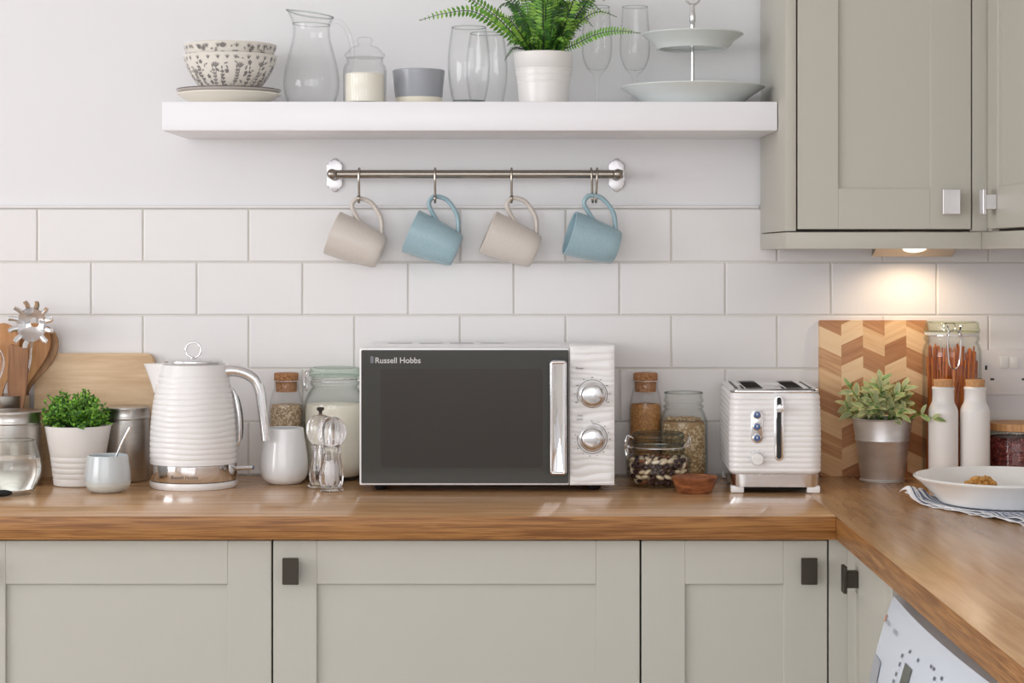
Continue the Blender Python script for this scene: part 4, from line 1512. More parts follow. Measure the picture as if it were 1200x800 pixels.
# large green-lidded flour jar
jo = cr([(0, .002), (.040, .001), (.046, .003)], 2)[:-1] + cr([(.046, .003), (.055, .014), (.058, .034), (.058, .130), (.0555, .150), (.0480, .166), (.0430, .172)], 5) + [(.0435, .176), (.0462, .178), (.0462, .183), (.0440, .185), (.0440, .192)]
lid = [(0, .1965), (.044, .1965), (.0475, .1935), (.0482, .197), (.0475, .2005), (.0460, .2025), (.0470, .2055), (.0455, .2095), (.040, .2105), (.036, .2085), (0, .208)]
clip_jar('clip_top_jar', 'large clip-top jar of white flour with a green glass lid, left of the microwave', 392.2, .075, jo, lid, M['thin_green'], .0455, .1855, PI * .97, .018, 'clip-top jars')
fl = fin('flour', lathe([(0, .0075), (.045, .0075), (.0525, .016), (.0548, .034), (.0548, .128), (.053, .141), (0, .146)], 56), M['flour'], loc=(X(392.2, .075), -.075, WT + .0003))
tag(fl, 'white flour filling the large green-lidded jar', 'flour', kind='stuff')


# acrylic mills
def mill(px, d, lab, knob):
    t = thing('salt_mill' if not knob else 'pepper_mill', lab, 'mill', (X(px, d), -d, WT + .0003), (0, 0, .35 if knob else .12), group='clear acrylic mills')
    b = NB()
    secs = []
    for z, s in ((0, .0195), (.001, .0202), (.0045, .0202), (.0060, .0190)):
        secs.append([(s * x * (1 if abs(x) == 1 else 1), s * y, z) for x, y in ((1, .62), (.62, 1), (-.62, 1), (-1, .62), (-1, -.62), (-.62, -1), (.62, -1), (1, -.62))])
    loft(secs, b)
    fin('base', b, M['acrylic'], t, smooth=20)
    body = cr([(.0160, .0062), (.0190, .012), (.0206, .026), (.0192, .042), (.0162, .058), (.0152, .068), (.0164, .077)], 5)
    pr = [(0, .0062)] + body + [(.0120, .0775), (.0110, .066), (.0120, .052), (.0140, .036), (.0135, .020), (.0110, .012), (0, .011)]
    fin('body', lathe(pr, 60, lobes=10, lobe_amp=.05, lobe_range=(.008, .072)), M['acrylic'], t, smooth=40)
    hd = cr([(.0150, .0795), (.0215, .088), (.0252, .100), (.0248, .112), (.0205, .1235), (.0120, .1305), (.0045, .1325)], 5)
    fin('head', lathe([(0, .0785), (.0148, .0785)] + hd + [(0, .1330)], 60, lobes=12, lobe_amp=.03, lobe_range=(.083, .128)), M['acrylic'], t, smooth=40)
    if knob:
        fin('knob', lathe([(0, .133), (.003, .133), (.003, .138), (.0062, .1405), (.0068, .144), (.0050, .1455), (0, .1455)], 20, lobes=8, lobe_amp=.08), M['pewter'], t)
        fin('grinder', tube([(0, 0, .012), (0, 0, .0775)], .003, 10), M['chrome_soft'], t)
    return t


mill(388.5, .258, 'clear acrylic salt mill with white salt inside, in front of the other mill', False)
mill(375.5, .208, 'clear acrylic pepper mill with a small dark knob, behind the salt mill', True)
st = fin('salt', lathe([(0, .0115), (.0103, .0115), (.0128, .0195), (.0133, .034), (.0105, .0465), (.006, .0525), (0, .054)], 32), M['salt'], loc=(X(388.5, .258), -.258, WT + .0003))
tag(st, 'white salt inside the front acrylic mill', 'salt', kind='stuff')
rnd = random.Random(8)
b = NB()
for k in range(70):
    a, r, z = rnd.uniform(0, 2 * PI), .0078 * math.sqrt(rnd.random()) + .0026, rnd.uniform(.016, .038)
    r = min(r, .0095)
    lathe([(0, -.0019), (.0013, -.0013), (.0019, 0), (.0013, .0013), (0, .0019)], 8, b, matrix=Matrix.Translation((r * math.cos(a), r * math.sin(a), z)))
pp = fin('peppercorns', b, [mat('peppercorn', S(92, 62, 48), .7)], loc=(X(375.5, .208), -.208, WT + .0003))
tag(pp, 'brown peppercorns inside the rear acrylic mill', 'peppercorns', kind='stuff')

# ------------------------------------------------------------------ microwave
md = .28
ms = sc(md)
mw = thing('microwave', 'white microwave with a dark glass door and a chrome handle, centre of the worktop', 'microwave', (X(570.5, md), -.15, WT + .0003))
mx0, mx1 = X(421.3, md), X(720, md)
mxs = X(667.3, md)
mz0, mz1 = Z(568.3, md), Z(407.5, md)
fin('casing', bx(mx0 + .001, mx1 - .001, -.258, -.022, mz0 + .001, mz1, bev=.004, seg=3), M['white_gloss'], mw, world=True)
b = NB()
for q in range(4):
    yv = -.045 - q * .0
for q in range(4):
    xx = X(455 + q * 36, .1)
    box(b, xx, xx + .045, -.10, -.095, mz1 + .0001, mz1 + .0006)
fin('vent_slots', b, M['washer_print'], mw, world=True, smooth=0)
fin('door_frame', bx(mx0, mxs - .0006, -md, -.259, mz0, mz1, bev=.0022, seg=3), M['white_gloss'], mw, world=True)
gx0, gx1, gz0, gz1 = X(423.4, md), X(666.4, md), Z(566, md), Z(410, md)
fin('door_glass', prism(rrect(gx0, gx1, gz0, gz1, .0025, 4), -md - .0012, -md + .001), M['mw_glass'], mw, world=True, smooth=0)
fin('window', prism(rrect(X(446, md), X(636, md), Z(548, md), Z(432, md), .006, 5), -md - .00145, -md - .0010), M['mw_window'], mw, world=True, smooth=0)
# chrome handle on a dark backing
hx0, hx1, hz0, hz1 = X(643.5, md), X(663.8, md), Z(555, md), Z(421, md)
hd_ = fin('handle', NB(), M['chrome'], mw)
bpy.data.objects.remove(hd_)
n_ = 24
secs = []
ol = rrect(hx0, hx1, hz0, hz1, .007, 6)
cxh, czh = (hx0 + hx1) / 2, (hz0 + hz1) / 2


def ins(o, q):
    return [(p[0] + (cxh - p[0]) / abs((hx1 - hx0) / 2) * q if False else p[0], p[1]) for p in o]


def rr_in(q):
    return rrect(hx0 + q, hx1 - q, hz0 + q, hz1 - q, max(.0012, .007 - q), 6)


secs = [[(p[0], y, p[1]) for p in rr_in(q)] for q, y in ((0.0006, -md - .0015), (0, -md - .012), (0, -md - .021), (.0010, -md - .0245), (.0028, -md - .0262), (.0044, -md - .0262), (.0056, -md - .0252), (.0068, -md - .0246))]
fin('handle', loft(secs), M['chrome'], mw, world=True, smooth=50)
fin('handle_backing', prism(rrect(hx0 - .0012, hx1 + .0026, hz0 - .0012, hz1 + .0022, .007, 6), -md - .0030, -md - .0013), M['black'], mw, world=True)
# wavy control panel
cpx0, cpx1 = mxs + .0006, mx1
pz0, pz1 = mz0, Z(404, md)


def wavef(u, v):
    x = cpx0 + (cpx1 - cpx0) * u; z = pz0 + (pz1 - pz0) * v
    ph = z / .0118 + .20 * math.sin(u * 4.2 + z * 55) + .18 * math.sin(z * 130 + u * 1.7) + .06 * math.sin(u * 9)
    s = ph - math.floor(ph)
    e = min(1, u / .04, (1 - u) / .04, v / .015, (1 - v) / .015)
    y = -md - .0016 * (abs(math.sin(PI * s)) ** .6) * e + .0012 * (1 - e) + .004 * max(0, (v - .97) / .03) ** 2
    return (x, y, z)


b = NB()
grid(14, 240, wavef, b)
e_ = [v for v in b.verts]
bmesh.ops.recalc_face_normals(b, faces=b.faces)
be = [e for e in b.edges if e.is_boundary]
r_ = bmesh.ops.extrude_edge_only(b, edges=be)
for v in [g for g in r_['geom'] if isinstance(g, bmesh.types.BMVert)]: v.co.y = -.259
fin('control_panel', b, M['white_gloss'], mw, world=True, smooth=40)
kx = X(694, md)
yk = -md - .0022


def knob(pz, arc0, arc1, nt, ts):
    kz = Z(pz, md)
    k_ = fin('dial', lathe([(.0232, 0), (.0236, .003), (.0228, .0052), (.0205, .0062), (.0203, .0150), (.0192, .0175), (.0165, .0195), (.0125, .0205), (0, .0215)], 48, matrix=Matrix.Translation((kx, yk + .0016, kz)) @ TO_FRONT), M['chrome_soft'], mw, world=True)
    b = NB()
    P = [(kx + .0268 * math.cos(a), yk - .0004, kz + .0268 * math.sin(a)) for a in [arc0 + (arc1 - arc0) * i / 40 for i in range(41)]]
    tube(P, .00042, 4, b)
    for i in range(nt):
        a = arc0 + (arc1 - arc0) * i / (nt - 1)
        c = Vector((kx + .0312 * math.cos(a), yk - .0004, kz + .0312 * math.sin(a)))
        w = ts if i % 2 == 0 else ts * .6
        box(b, c.x - w, c.x + w, yk - .0006, yk - .0002, c.z - .0006, c.z + .0006)
    fin('dial_scale', b, M['print'], mw, world=True, smooth=0)


knob(462.5, math.radians(205), math.radians(-25), 9, .0018)
knob(513.5, math.radians(92), math.radians(-192), 13, .0012)
fin('lettering', move(text_bm('Russell Hobbs', X(493, md) - X(440, md), .01, .00015, .00012), (X(440, md), -md - .0014, Z(425.2, md))), M['logo'], mw, world=True, smooth=0)
fin('emblem', prism(rrect(X(434, md), X(438, md), Z(425.5, md), Z(417, md), .0025, 4), -md - .0016, -md - .0012), M['logo_dim'], mw, world=True, smooth=0)
fin('lettering', move(text_bm('Power', .0135, .006, .0001), (X(675, md), yk - .0004, Z(432.5, md))), M['print'], mw, world=True, smooth=0)
fin('lettering', move(text_bm('Time', .0085, .006, .0001), (X(677, md), yk - .0004, Z(487.5, md))), M['print'], mw, world=True, smooth=0)
fin('lettering', move(text_bm('(mins)', .0105, .006, .0001), (X(676, md), yk - .0004, Z(491.8, md))), M['print'], mw, world=True, smooth=0)
for xx in (mx0 + .035, mx1 - .035):
    for yy in (-.235, -.05):
        fin('foot', lathe([(0, WT + .0003), (.010, WT + .0003), (.012, WT + .003), (.012, mz0 + .002), (0, mz0 + .002)], 20, matrix=Matrix.Translation((xx, yy, 0))), M['black'], mw, world=True)

# ------------------------------------------------------------------ right of the microwave
# oats jar, open
jo = cr([(0, .001), (.036, .001), (.041, .003)], 2)[:-1] + [(.0445, .010), (.0455, .016), (.0455, .100)] + cr([(.0455, .100), (.0445, .112), (.0395, .126), (.0355, .132)], 4) + [(.0370, .1345), (.0385, .137), (.0370, .1395), (.0350, .1405), (.0350, .1450), (.0375, .1470), (.0380, .1495), (.0362, .152), (.0355, .156), (.0362, .1615), (.0368, .1635)]
t = thing('oat_jar', 'clear glass preserving jar of rolled oats without a lid, left of the toaster', 'jar', (X(801, .079), -.079, WT + .0003))
fin('glass_body', lathe(shell(jo, .0026, .005), 64), M['thin'], t, smooth=50)
b = lathe([(0, .0065), (.0355, .0065), (.0392, .013), (.0394, .100), (.038, .109), (.030, .111), (0, .1115)], 48, mi=3)
rnd = random.Random(41)


def bead(b, c, ax, a, r, mi, seg=6):
    q = Vector(ax).normalized().to_track_quat('Z', 'Y').to_matrix().to_4x4()
    lathe([(0, -a), (r * .75, -a * .62), (r, 0), (r * .75, a * .62), (0, a)], seg, b, mi=mi, matrix=Matrix.Translation(c) @ q)


def radial(rr, a, z): return Vector((rr * math.cos(a), rr * math.sin(a), z))


for k in range(1700):
    a = rnd.uniform(0, 2 * PI); z = rnd.uniform(.018, .104)
    n_ = radial(1, a, 0) + Vector((rnd.uniform(-.6, .6), rnd.uniform(-.6, .6), rnd.uniform(-.7, .7)))
    bead(b, radial(.0391 + rnd.uniform(0, .0005), a, z), n_, .0005, rnd.uniform(.0020, .0031), rnd.choice([0, 0, 1, 2, 3]))
for k in range(420):
    a = rnd.uniform(0, 2 * PI); r_ = .034 * math.sqrt(rnd.random())
    bead(b, radial(r_, a, .1125 + rnd.uniform(0, .003) - (.004 if r_ > .034 else 0)), Vector((rnd.uniform(-.7, .7), rnd.uniform(-.7, .7), 1)), .0005, rnd.uniform(.0020, .0031), rnd.choice([0, 0, 1, 2, 3]))
f = fin('rolled_oats', b, [mat('oat_a', S(222, 198, 160), .8), mat('oat_b', S(196, 164, 118), .8), mat('oat_c', S(236, 218, 186), .8), mat('oat_d', S(176, 144, 104), .8)], loc=(X(801, .079), -.079, WT + .0003))
tag(f, 'pale rolled oats filling the open glass jar', 'oats', kind='stuff')
fin('rim', tube(ring_path((0, 0, .1630), .0355, 48), .0014, 8, closed=True), M['rim'], t)

# squat jar of nuts
d = .182
jo = cr([(0, .002), (.040, .001), (.044, .003)], 2)[:-1] + cr([(.044, .003), (.0540, .012), (.0590, .024), (.0592, .048), (.0565, .055), (.0485, .0590)], 5) + [(.0470, .0605), (.0478, .063), (.0495, .0645), (.0495, .0675), (.0465, .070), (.0465, .074)]
lid = [(0, .0770), (.0455, .0770), (.0478, .0755), (.0488, .0785), (.0478, .0815), (.0462, .0825), (.0468, .0865), (.0480, .0890), (.0475, .0935), (.0455, .0965), (.0430, .0970), (.041, .0945), (0, .0940)]
clip_jar('clip_top_jar', 'squat clip-top glass jar of mixed nuts and raisins, in front of the oats', 771.3, d, jo, lid, M['thin_grey'], .0485, .0715, PI * 1.03, .022, 'clip-top jars')
NJ = [o for o in C.objects if o.name.startswith('clip_top_jar')][-1]
for z_, r_ in ((.0965, .0440), (.0885, .0476), (.0660, .0492), (.0790, .0486)):
    fin('glass_ring', tube(ring_path((0, 0, z_), r_, 48), .0010, 6, closed=True), M['rim'], NJ)
rnd = random.Random(21)


def nut_mesh(name, a, bb, c, m, jit):
    b = NB()
    bmesh.ops.create_icosphere(b, subdivisions=2, radius=1)
    for v in b.verts:
        k_ = 1 + jit * (rnd.random() - .5)
        tp = 1 - .28 * max(0, v.co.x)
        v.co = Vector((v.co.x * a * k_, v.co.y * bb * tp * k_, v.co.z * c * tp * k_))
    o = fin(name, b, m, smooth=70)
    return o


nuts = [(nut_mesh('pale_nut', .0082, .0050, .0038, M['nut_pale'], .08), 'pale blanched nut in the squat clip-top jar', 'pale nuts in the squat jar'),
        (nut_mesh('almond', .0080, .0048, .0036, M['nut_brown'], .08), 'brown-skinned almond in the squat clip-top jar', 'almonds in the squat jar'),
        (nut_mesh('raisin', .0064, .0048, .0042, M['nut_dark'], .35), 'dark wrinkled raisin in the squat clip-top jar', 'raisins in the squat jar')]
for o, lab, g in nuts: tag(o, lab, 'nut' if 'raisin' not in lab else 'raisin', g)
used = [False] * 3
jx, jy = X(771.3, d), -d
spots = []
for row in range(5):
    z = .0105 + row * .0095
    rr = [.0400, .0465, .0495, .0495, .0480][row]
    for q in range(22):
        spots.append((rr, 2 * PI * (q + .5 * (row % 2)) / 22, z))
for q in range(14): spots.append((.034, 2 * PI * q / 14, .050))
for q in range(7): spots.append((.018, 2 * PI * q / 7, .051))
for (rr, a, z) in spots:
    w = rnd.choices([0, 1, 2], [.36, .24, .40])[0]
    o0, lab, g = nuts[w]
    if used[w]: o = o0.copy(); C.objects.link(o)
    else: o = o0; used[w] = True
    a += rnd.uniform(-.05, .05)
    o.location = (jx + rr * math.cos(a), jy + rr * math.sin(a), WT + z + rnd.uniform(-.001, .001))
    o.rotation_euler = (rnd.uniform(-.5, .5), rnd.uniform(-.9, .9), a + PI / 2 + rnd.uniform(-.35, .35))

# wooden dish
d = .280
wb = fin('wooden_bowl', lathe([(0, 0), (.0300, 0), (.0312, .001), (.0345, .010), (.0408, .0255), (.0412, .0280), (.0398, .0285), (.0385, .0270), (.0320, .0120), (.026, .007), (0, .0055)], 64), M['bowl_wood'], loc=(X(814, d), -d, WT + .0003))
tag(wb, 'small reddish brown wooden dish between the nut jar and the toaster', 'bowl')

# ------------------------------------------------------------------ toaster
td = .300
ts_ = sc(td)
t = thing('toaster', 'white ribbed two-slice toaster with chrome base and trim', 'toaster', (X(909.3, td), -td, WT + .0003), (0, 0, math.radians(-2.2)))
TD = .272
O = rrect_dense(.0815, TD / 2, .022, 8, 16)
cy = TD / 2


def tsec(z, off, tw=0.0):
    return [(p[0] + p[2] * off - math.copysign(tw, p[0]) * (abs(p[0]) / .0815), p[1] + p[3] * off + cy, z) for p in O]


secs = []
nz = 120
for j in range(nz + 1):
    z = .0345 + (.1765 - .0345) * j / nz
    ph = (z - .0345) / .0093
    u = ph - math.floor(ph)
    e = min(1, j / 6, (nz - j) / 10)
    bul = .0015 * math.sin(PI * j / nz) - .0018 * (j / nz)
    if j < 5: bul -= .004 * (1 - j / 5) ** 2
    if j > nz - 6: bul -= .003 * ((j - nz + 6) / 6) ** 2
    secs.append(tsec(z, bul - .0013 * e * (1 - abs(math.sin(PI * u)) ** .55)))
fin('ribbed_body', loft(secs), M['white_gloss'], t, smooth=50)
fin('chrome_base', loft([tsec(.0105, -.0060), tsec(.0110, -.0045), tsec(.0335, -.0030), tsec(.0345, -.0045)]), M['chrome_soft'], t, smooth=40)
fin('underside', loft([tsec(.0060, -.012), tsec(.0104, -.010)]), M['black'], t, smooth=0)
fin('chrome_rim', loft([tsec(.1762, -.0065), tsec(.1768, -.0040), tsec(.1785, -.0028), tsec(.1815, -.0028), tsec(.1838, -.0048), tsec(.1842, -.0075), tsec(.1832, -.0105)]), M['chrome'], t, smooth=50)
b = NB()
for sx in (-.036, .036):
    box(b, sx - .0155, sx + .0155, .030, TD - .045, .1836, .1842)
for sx in (-1, 1):
    box(b, sx * .066 - .002, sx * .066 + .002, .030, TD - .05, .1836, .1842)  # thin dark strips along both side edges of the top
fin('slots_and_edge_strips', b, M['black'], t, smooth=0)
b = NB()
for sx in (-.036, .036):
    for q in range(9):
        y = .045 + q * .021
        tube([(sx - .0155, y, .1846), (sx + .0155, y + .012, .1846)], .0007, 5, b)
    for e in (-.0162, .0162):
        tube([(sx + e, .029, .1844), (sx + e, TD - .044, .1844)], .0010, 6, b)
fin('slot_wires', b, M['chrome'], t)
for sx in (-.0672, .0672):
    for sy in (.020, TD - .020):
        fin('foot', bx(sx - .0118, sx + .0118, sy - .012, sy + .012, 0, .0125, bev=.002), M['white_gloss'], t)


def TX(px): return (px - 909.3) / ts_
def TZ(py): return Z(py, td) - WT


def capsule(x, z0, z1, r, n=10):
    out = [(x + r * math.cos(a), z1 - r + r * math.sin(a)) for a in [PI * i / n for i in range(n + 1)]]
    out += [(x + r * math.cos(a), z0 + r + r * math.sin(a)) for a in [PI + PI * i / n for i in range(n + 1)]]
    return out


lx = TX(912.6)
fin('lever_surround', prism(capsule(lx, TZ(540), TZ(463), .0082), -.0036, .004, bev=.0016), M['chrome'], t)
fin('lever_slot', prism(capsule(lx, TZ(537.5), TZ(465.5), .0042), -.0042, -.002), M['black'], t)
b = lathe([(.0030, -.004), (.0030, .009), (.0058, .011), (.0078, .014), (.0080, .018), (.006, .0215), (0, .0225)], 24, matrix=Matrix.Translation((lx + .001, 0, TZ(477.8))) @ TO_FRONT)
fin('lever_knob', b, M['chrome'], t)
bx_ = TX(887)
fin('button_plate', prism(capsule(bx_, TZ(519.5), TZ(479.5), .0108), -.0034, .004, bev=.0014), M['chrome_soft'], t)
for py in (485.8, 499.6, 513):
    bt = fin('button', lathe([(.0076, 0), (.0076, .0022), (.0066, .0030), (0, .0034)], 28, matrix=Matrix.Translation((bx_, -.0030, TZ(py))) @ TO_FRONT), M['chrome'], t)
    b = lathe([(.0058, .003), (.0052, .0042), (0, .0046)], 24, matrix=Matrix.Translation((bx_, -.0030, TZ(py))) @ TO_FRONT)
    box(b, bx_ - .0014, bx_ + .0014, -.0078, -.0074, TZ(py) - .0008, TZ(py) + .0024, mi=1)
    fin('button_cap', b, [M['blue_led'], M['logo']], bt)
dx_, dz_ = TX(887.3), TZ(537.7)
fin('browning_dial', lathe([(.0120, 0), (.0120, .003), (.0108, .0036), (.0106, .0100), (.0095, .0118), (0, .0122)], 36, matrix=Matrix.Translation((dx_, -.0005, dz_)) @ TO_FRONT), M['white_gloss'], t)
fin('dial_ring', lathe([(.0108, .0045), (.0120, .0045), (.0120, .0062), (.0108, .0062)], 36, matrix=Matrix.Translation((dx_, -.0005, dz_)) @ TO_FRONT, cap=False), M['chrome'], t)
b = NB()
for q in range(8):
    a = math.radians(200 - q * 31.5)
    box(b, dx_ + .0150 * math.cos(a) - .0005, dx_ + .0150 * math.cos(a) + .0005, -.0022, -.0012, dz_ + .0150 * math.sin(a) - .0005, dz_ + .0150 * math.sin(a) + .0005)
fin('dial_marks', b, M['print'], t, smooth=0)

# ------------------------------------------------------------------ chevron board
m = bpy.data.materials.new('chevron_wood'); m.use_nodes = True
n, l = m.node_tree.nodes, m.node_tree.links
p = n['Principled BSDF']; p.inputs['Roughness'].default_value = .45


def MA(op, a, c=None, e=None):
    q = n.new('ShaderNodeMath'); q.operation = op
    for i, v in enumerate((a, c, e)):
        if v is None: continue
        if isinstance(v, (int, float)): q.inputs[i].default_value = v
        else: l.new(v, q.inputs[i])
    return q.outputs[0]


CW, SHT = .0414, .0395
tc = n.new('ShaderNodeTexCoord'); sx_ = n.new('ShaderNodeSeparateXYZ'); l.new(tc.outputs['Object'], sx_.inputs[0])
xo = MA('DIVIDE', sx_.outputs['X'], CW)
col_ = MA('FLOOR', xo); u_ = MA('SUBTRACT', MA('FRACT', xo), .5)
par = MA('MODULO', col_, 2.0)
sg = MA('SUBTRACT', 1.0, MA('MULTIPLY', par, 2.0))
v_ = MA('MULTIPLY_ADD', MA('MULTIPLY', u_, sg), .46 * CW, sx_.outputs['Z'])
v2 = MA('ADD', MA('DIVIDE', v_, SHT), MA('MULTIPLY', par, .45))
st_ = MA('FLOOR', v2)
alt = MA('MODULO', MA('ADD', st_, 20.0), 2.0)
alt = MA('ABSOLUTE', MA('SUBTRACT', alt, par))
wn = n.new('ShaderNodeTexWhiteNoise'); wn.noise_dimensions = '2D'
cb = n.new('ShaderNodeCombineXYZ'); l.new(col_, cb.inputs[0]); l.new(st_, cb.inputs[1]); l.new(cb.outputs[0], wn.inputs['Vector'])
gmap = n.new('ShaderNodeCombineXYZ')
l.new(MA('MULTIPLY', sx_.outputs['X'], 9.0), gmap.inputs[0]); l.new(MA('MULTIPLY', v_, 110.0), gmap.inputs[1]); l.new(MA('MULTIPLY', wn.outputs['Value'], 40.0), gmap.inputs[2])
gn = n.new('ShaderNodeTexNoise'); gn.inputs['Scale'].default_value = 1.6; gn.inputs['Detail'].default_value = 5; l.new(gmap.outputs[0], gn.inputs['Vector'])
tone = MA('ADD', MA('MULTIPLY_ADD', alt, .5, MA('MULTIPLY', wn.outputs['Value'], .30)), MA('MULTIPLY_ADD', gn.outputs['Fac'], .7, -.35))
rp = n.new('ShaderNodeValToRGB')
rp.color_ramp.elements[0].position = 0.0; rp.color_ramp.elements[0].color = S(232, 200, 158)
rp.color_ramp.elements[1].position = .95; rp.color_ramp.elements[1].color = S(150, 98, 60)
e = rp.color_ramp.elements.new(.35); e.color = S(216, 174, 126)
e = rp.color_ramp.elements.new(.6); e.color = S(184, 132, 88)
l.new(tone, rp.inputs[0]); l.new(rp.outputs[0], p.inputs['Base Color'])
M['chevron'] = m
lean_board('chopping_board', X(960.3, .02), X(960.3, .02) + 5 * CW, .297, .016, .032, .040, M['chevron'], .002,
           'square-cornered chevron patterned wooden board behind the grey-green plant')

# ------------------------------------------------------------------ zinc bucket plant
d = .105
t = thing('potted_sage', 'grey-green leafy plant in a small zinc bucket, in front of the chevron board', 'plant', (X(1034, d), -d, WT + .0003))
pr = [(0, .002), (.038, .002), (.0395, 0), (.0420, 0), (.0425, .003), (.0400, .006), (.0408, .008), (.0492, .074), (.0506, .0755), (.0512, .0775), (.0506, .0795), (.0502, .081), (.0555, .1145), (.0580, .1160), (.0584, .1175), (.0572, .1185), (.0545, .117), (.0400, .010), (0, .008)]
fin('bucket', lathe(pr, 64), M['zinc'], t, smooth=40)
fin('soil', lathe([(0, .100), (.0515, .100), (.05, .107), (.02, .112), (0, .113)], 32), M['soil'], t)
rnd = random.Random(17)
b = NB(); bs = NB()


def sage_leaf(p, dv, L, W, k):
    up = Vector((rnd.uniform(-.3, .3), -.75 + rnd.uniform(-.3, .3), .8))
    d_ = Vector(dv).normalized()
    side = d_.cross(up).normalized(); nn = side.cross(d_).normalized()
    N = 10
    rings = []
    for i in range(N + 1):
        t_ = i / N
        w = W * .5 * (math.sin(PI * t_ ** .75) ** .75 if 0 < t_ < 1 else .03)
        c = Vector(p) + d_ * (L * t_) - nn * (.14 * L * t_ * t_)
        rings.append([b.verts.new(c + side * (w * s) + nn * (abs(s) * w * .22)) for s in (-1, -.76, 0, .76, 1)])
    mi = rnd.choice([0, 0, 1])
    for r0, r1 in zip(rings[:-1], rings[1:]):
        for i in range(4):
            f = b.faces.new((r0[i], r0[i + 1], r1[i + 1], r1[i])); f.material_index = 2 if i in (0, 3) else mi


for k in range(38):
    ang = rnd.uniform(-PI, PI); tilt = rnd.uniform(.05, 1.15)
    cx_, cy_ = math.cos(ang), math.sin(ang)
    if cy_ > 0: cy_ *= .5
    L = rnd.uniform(.046, .080) * (1.18 if tilt < .6 else .95)
    p0 = Vector((.03 * cx_ * tilt, .03 * cy_ * tilt, .108))
    dv = Vector((cx_ * math.sin(tilt) * 1.15, cy_ * math.sin(tilt) * .85, math.cos(tilt) * .95))
    p1 = p0 + dv * L * .5 + Vector((0, 0, .006)); p2 = p0 + dv * L
    p2.x = max(-.066, min(.056, p2.x)); p2.y = min(.045, p2.y)
    pts = [Vector(q) for q in cr([p0, p1, p2], 4)]
    tube(pts, .0008, 5, bs)
    nl = 9
    for q in range(nl):
        s = .3 + .7 * q / (nl - 1)
        i = min(int(s * (len(pts) - 1)), len(pts) - 2)
        p = pts[i]
        a2 = q * 2.4 + rnd.random()
        tg = (pts[i + 1] - pts[i]).normalized()
        e1 = tg.orthogonal().normalized(); e2 = tg.cross(e1)
        out = tg * (.75 if q < nl - 1 else 2.5) + e1 * math.cos(a2) + e2 * math.sin(a2)
        if p.y > .03: out.y -= .6
        if p.x > .040 and p.y > -.03: continue
        Lf = rnd.uniform(.021, .032)
        pz = Vector(p)
        if (pz + out.normalized() * Lf).z < .100: out.z = abs(out.z) + .3
        tip_ = pz + out.normalized() * Lf
        if tip_.x < -.088 or (tip_.x > .066 and tip_.y > -.098) or tip_.y > .064: continue
        sage_leaf(pz, out, Lf, Lf * rnd.uniform(.40, .50), k)
P_ = [Vector(q) for q in cr([(.03, -.03, .106), (.055, -.062, .128), (.074, -.088, .124)], 5)]
tube(P_, .0008, 5, bs)
for q_, dv_, L_ in ((P_[-1], (1, -.35, -.12), .026), (P_[-1], (.5, -.9, .5), .022), (P_[6], (.2, -.6, 1), .024), (P_[6], (.6, -1, -.5), .024), (P_[4], (-.3, -.9, .4), .022)):
    sage_leaf(q_, dv_, L_, L_ * .48, 0)
fin('foliage', b, [M['sage_leaf'], M['sage_leaf_b'], M['sage_edge']], t, smooth=60, recalc=False)
fin('stems', bs, M['leaf'], t)

# ------------------------------------------------------------------ pasta jar
d = .079
pjx = X(1115.5, d)
jo = cr([(0, .001), (.044, .001), (.050, .003)], 2)[:-1] + [(.0535, .009), (.0548, .016), (.0548, .232)] + cr([(.0548, .232), (.0542, .242), (.0515, .252), (.0490, .257)], 4) + [(.0500, .2600), (.0518, .262), (.0518, .268), (.0495, .270), (.0495, .274)]
lid = [(0, .2785), (.0490, .2785), (.0512, .2765), (.0522, .280), (.0512, .2835), (.0500, .2845), (.0500, .2865), (.0494, .2935), (.0475, .2960), (.045, .2965), (.043, .2945), (0, .294)]
t = clip_jar('clip_top_jar', 'tall clip-top jar of orange spaghetti with an olive-tinted lid, beside the socket', 1115.5, d, jo, lid, M['thin_olive'], .0512, .2715, -PI / 2 - .15, .055, 'clip-top jars')
fin('label_band', lathe([(.0503, .2705), (.0512, .2705), (.0512, .2775), (.0503, .2775)], 48, cap=False), M['plate_cream'], t)
rnd = random.Random(33)
stick = fin('spaghetti_strand', tube([(0, 0, -.5), (0, 0, .5)], [.0016] * 2, 7), M['pasta'])
stickb = fin('spaghetti_strand', tube([(0, 0, -.5), (0, 0, .5)], [.0016] * 2, 7), M['pasta_b'])
tag(stick, 'bright orange spaghetti strand in the tall clip-top jar', 'pasta', 'orange strands in the tall jar')
tag(stickb, 'brownish orange spaghetti strand in the tall clip-top jar', 'pasta', 'brown strands in the tall jar')
uz = [False, False]
for k in range(140):
    a0 = 2 * PI * k / 140 * 1.0 + rnd.uniform(-.05, .05)
    r0 = .047 * math.sqrt(rnd.uniform(.25, 1)); r1 = .047 * math.sqrt(rnd.uniform(.3, 1))
    a1 = a0 + rnd.uniform(-.25, .6)
    L = rnd.uniform(.205, .245)
    pa = Vector((r0 * math.cos(a0), r0 * math.sin(a0), .009)); pb = Vector((r1 * math.cos(a1), r1 * math.sin(a1), 0))
    h = math.sqrt(max(1e-6, L * L - (pa.xy - pb.xy).length ** 2)); pb.z = pa.z + h
    w = 0 if rnd.random() < .5 else 1
    src = (stick, stickb)[w]
    if uz[w]: o = src.copy(); C.objects.link(o)
    else: o = src; uz[w] = True
    o.rotation_mode = 'QUATERNION'
    o.rotation_quaternion = (pb - pa).to_track_quat('Z', 'Y')
    o.scale = (1, 1, L)
    o.location = (pa + pb) / 2 + Vector((pjx, -d, WT + .0003))


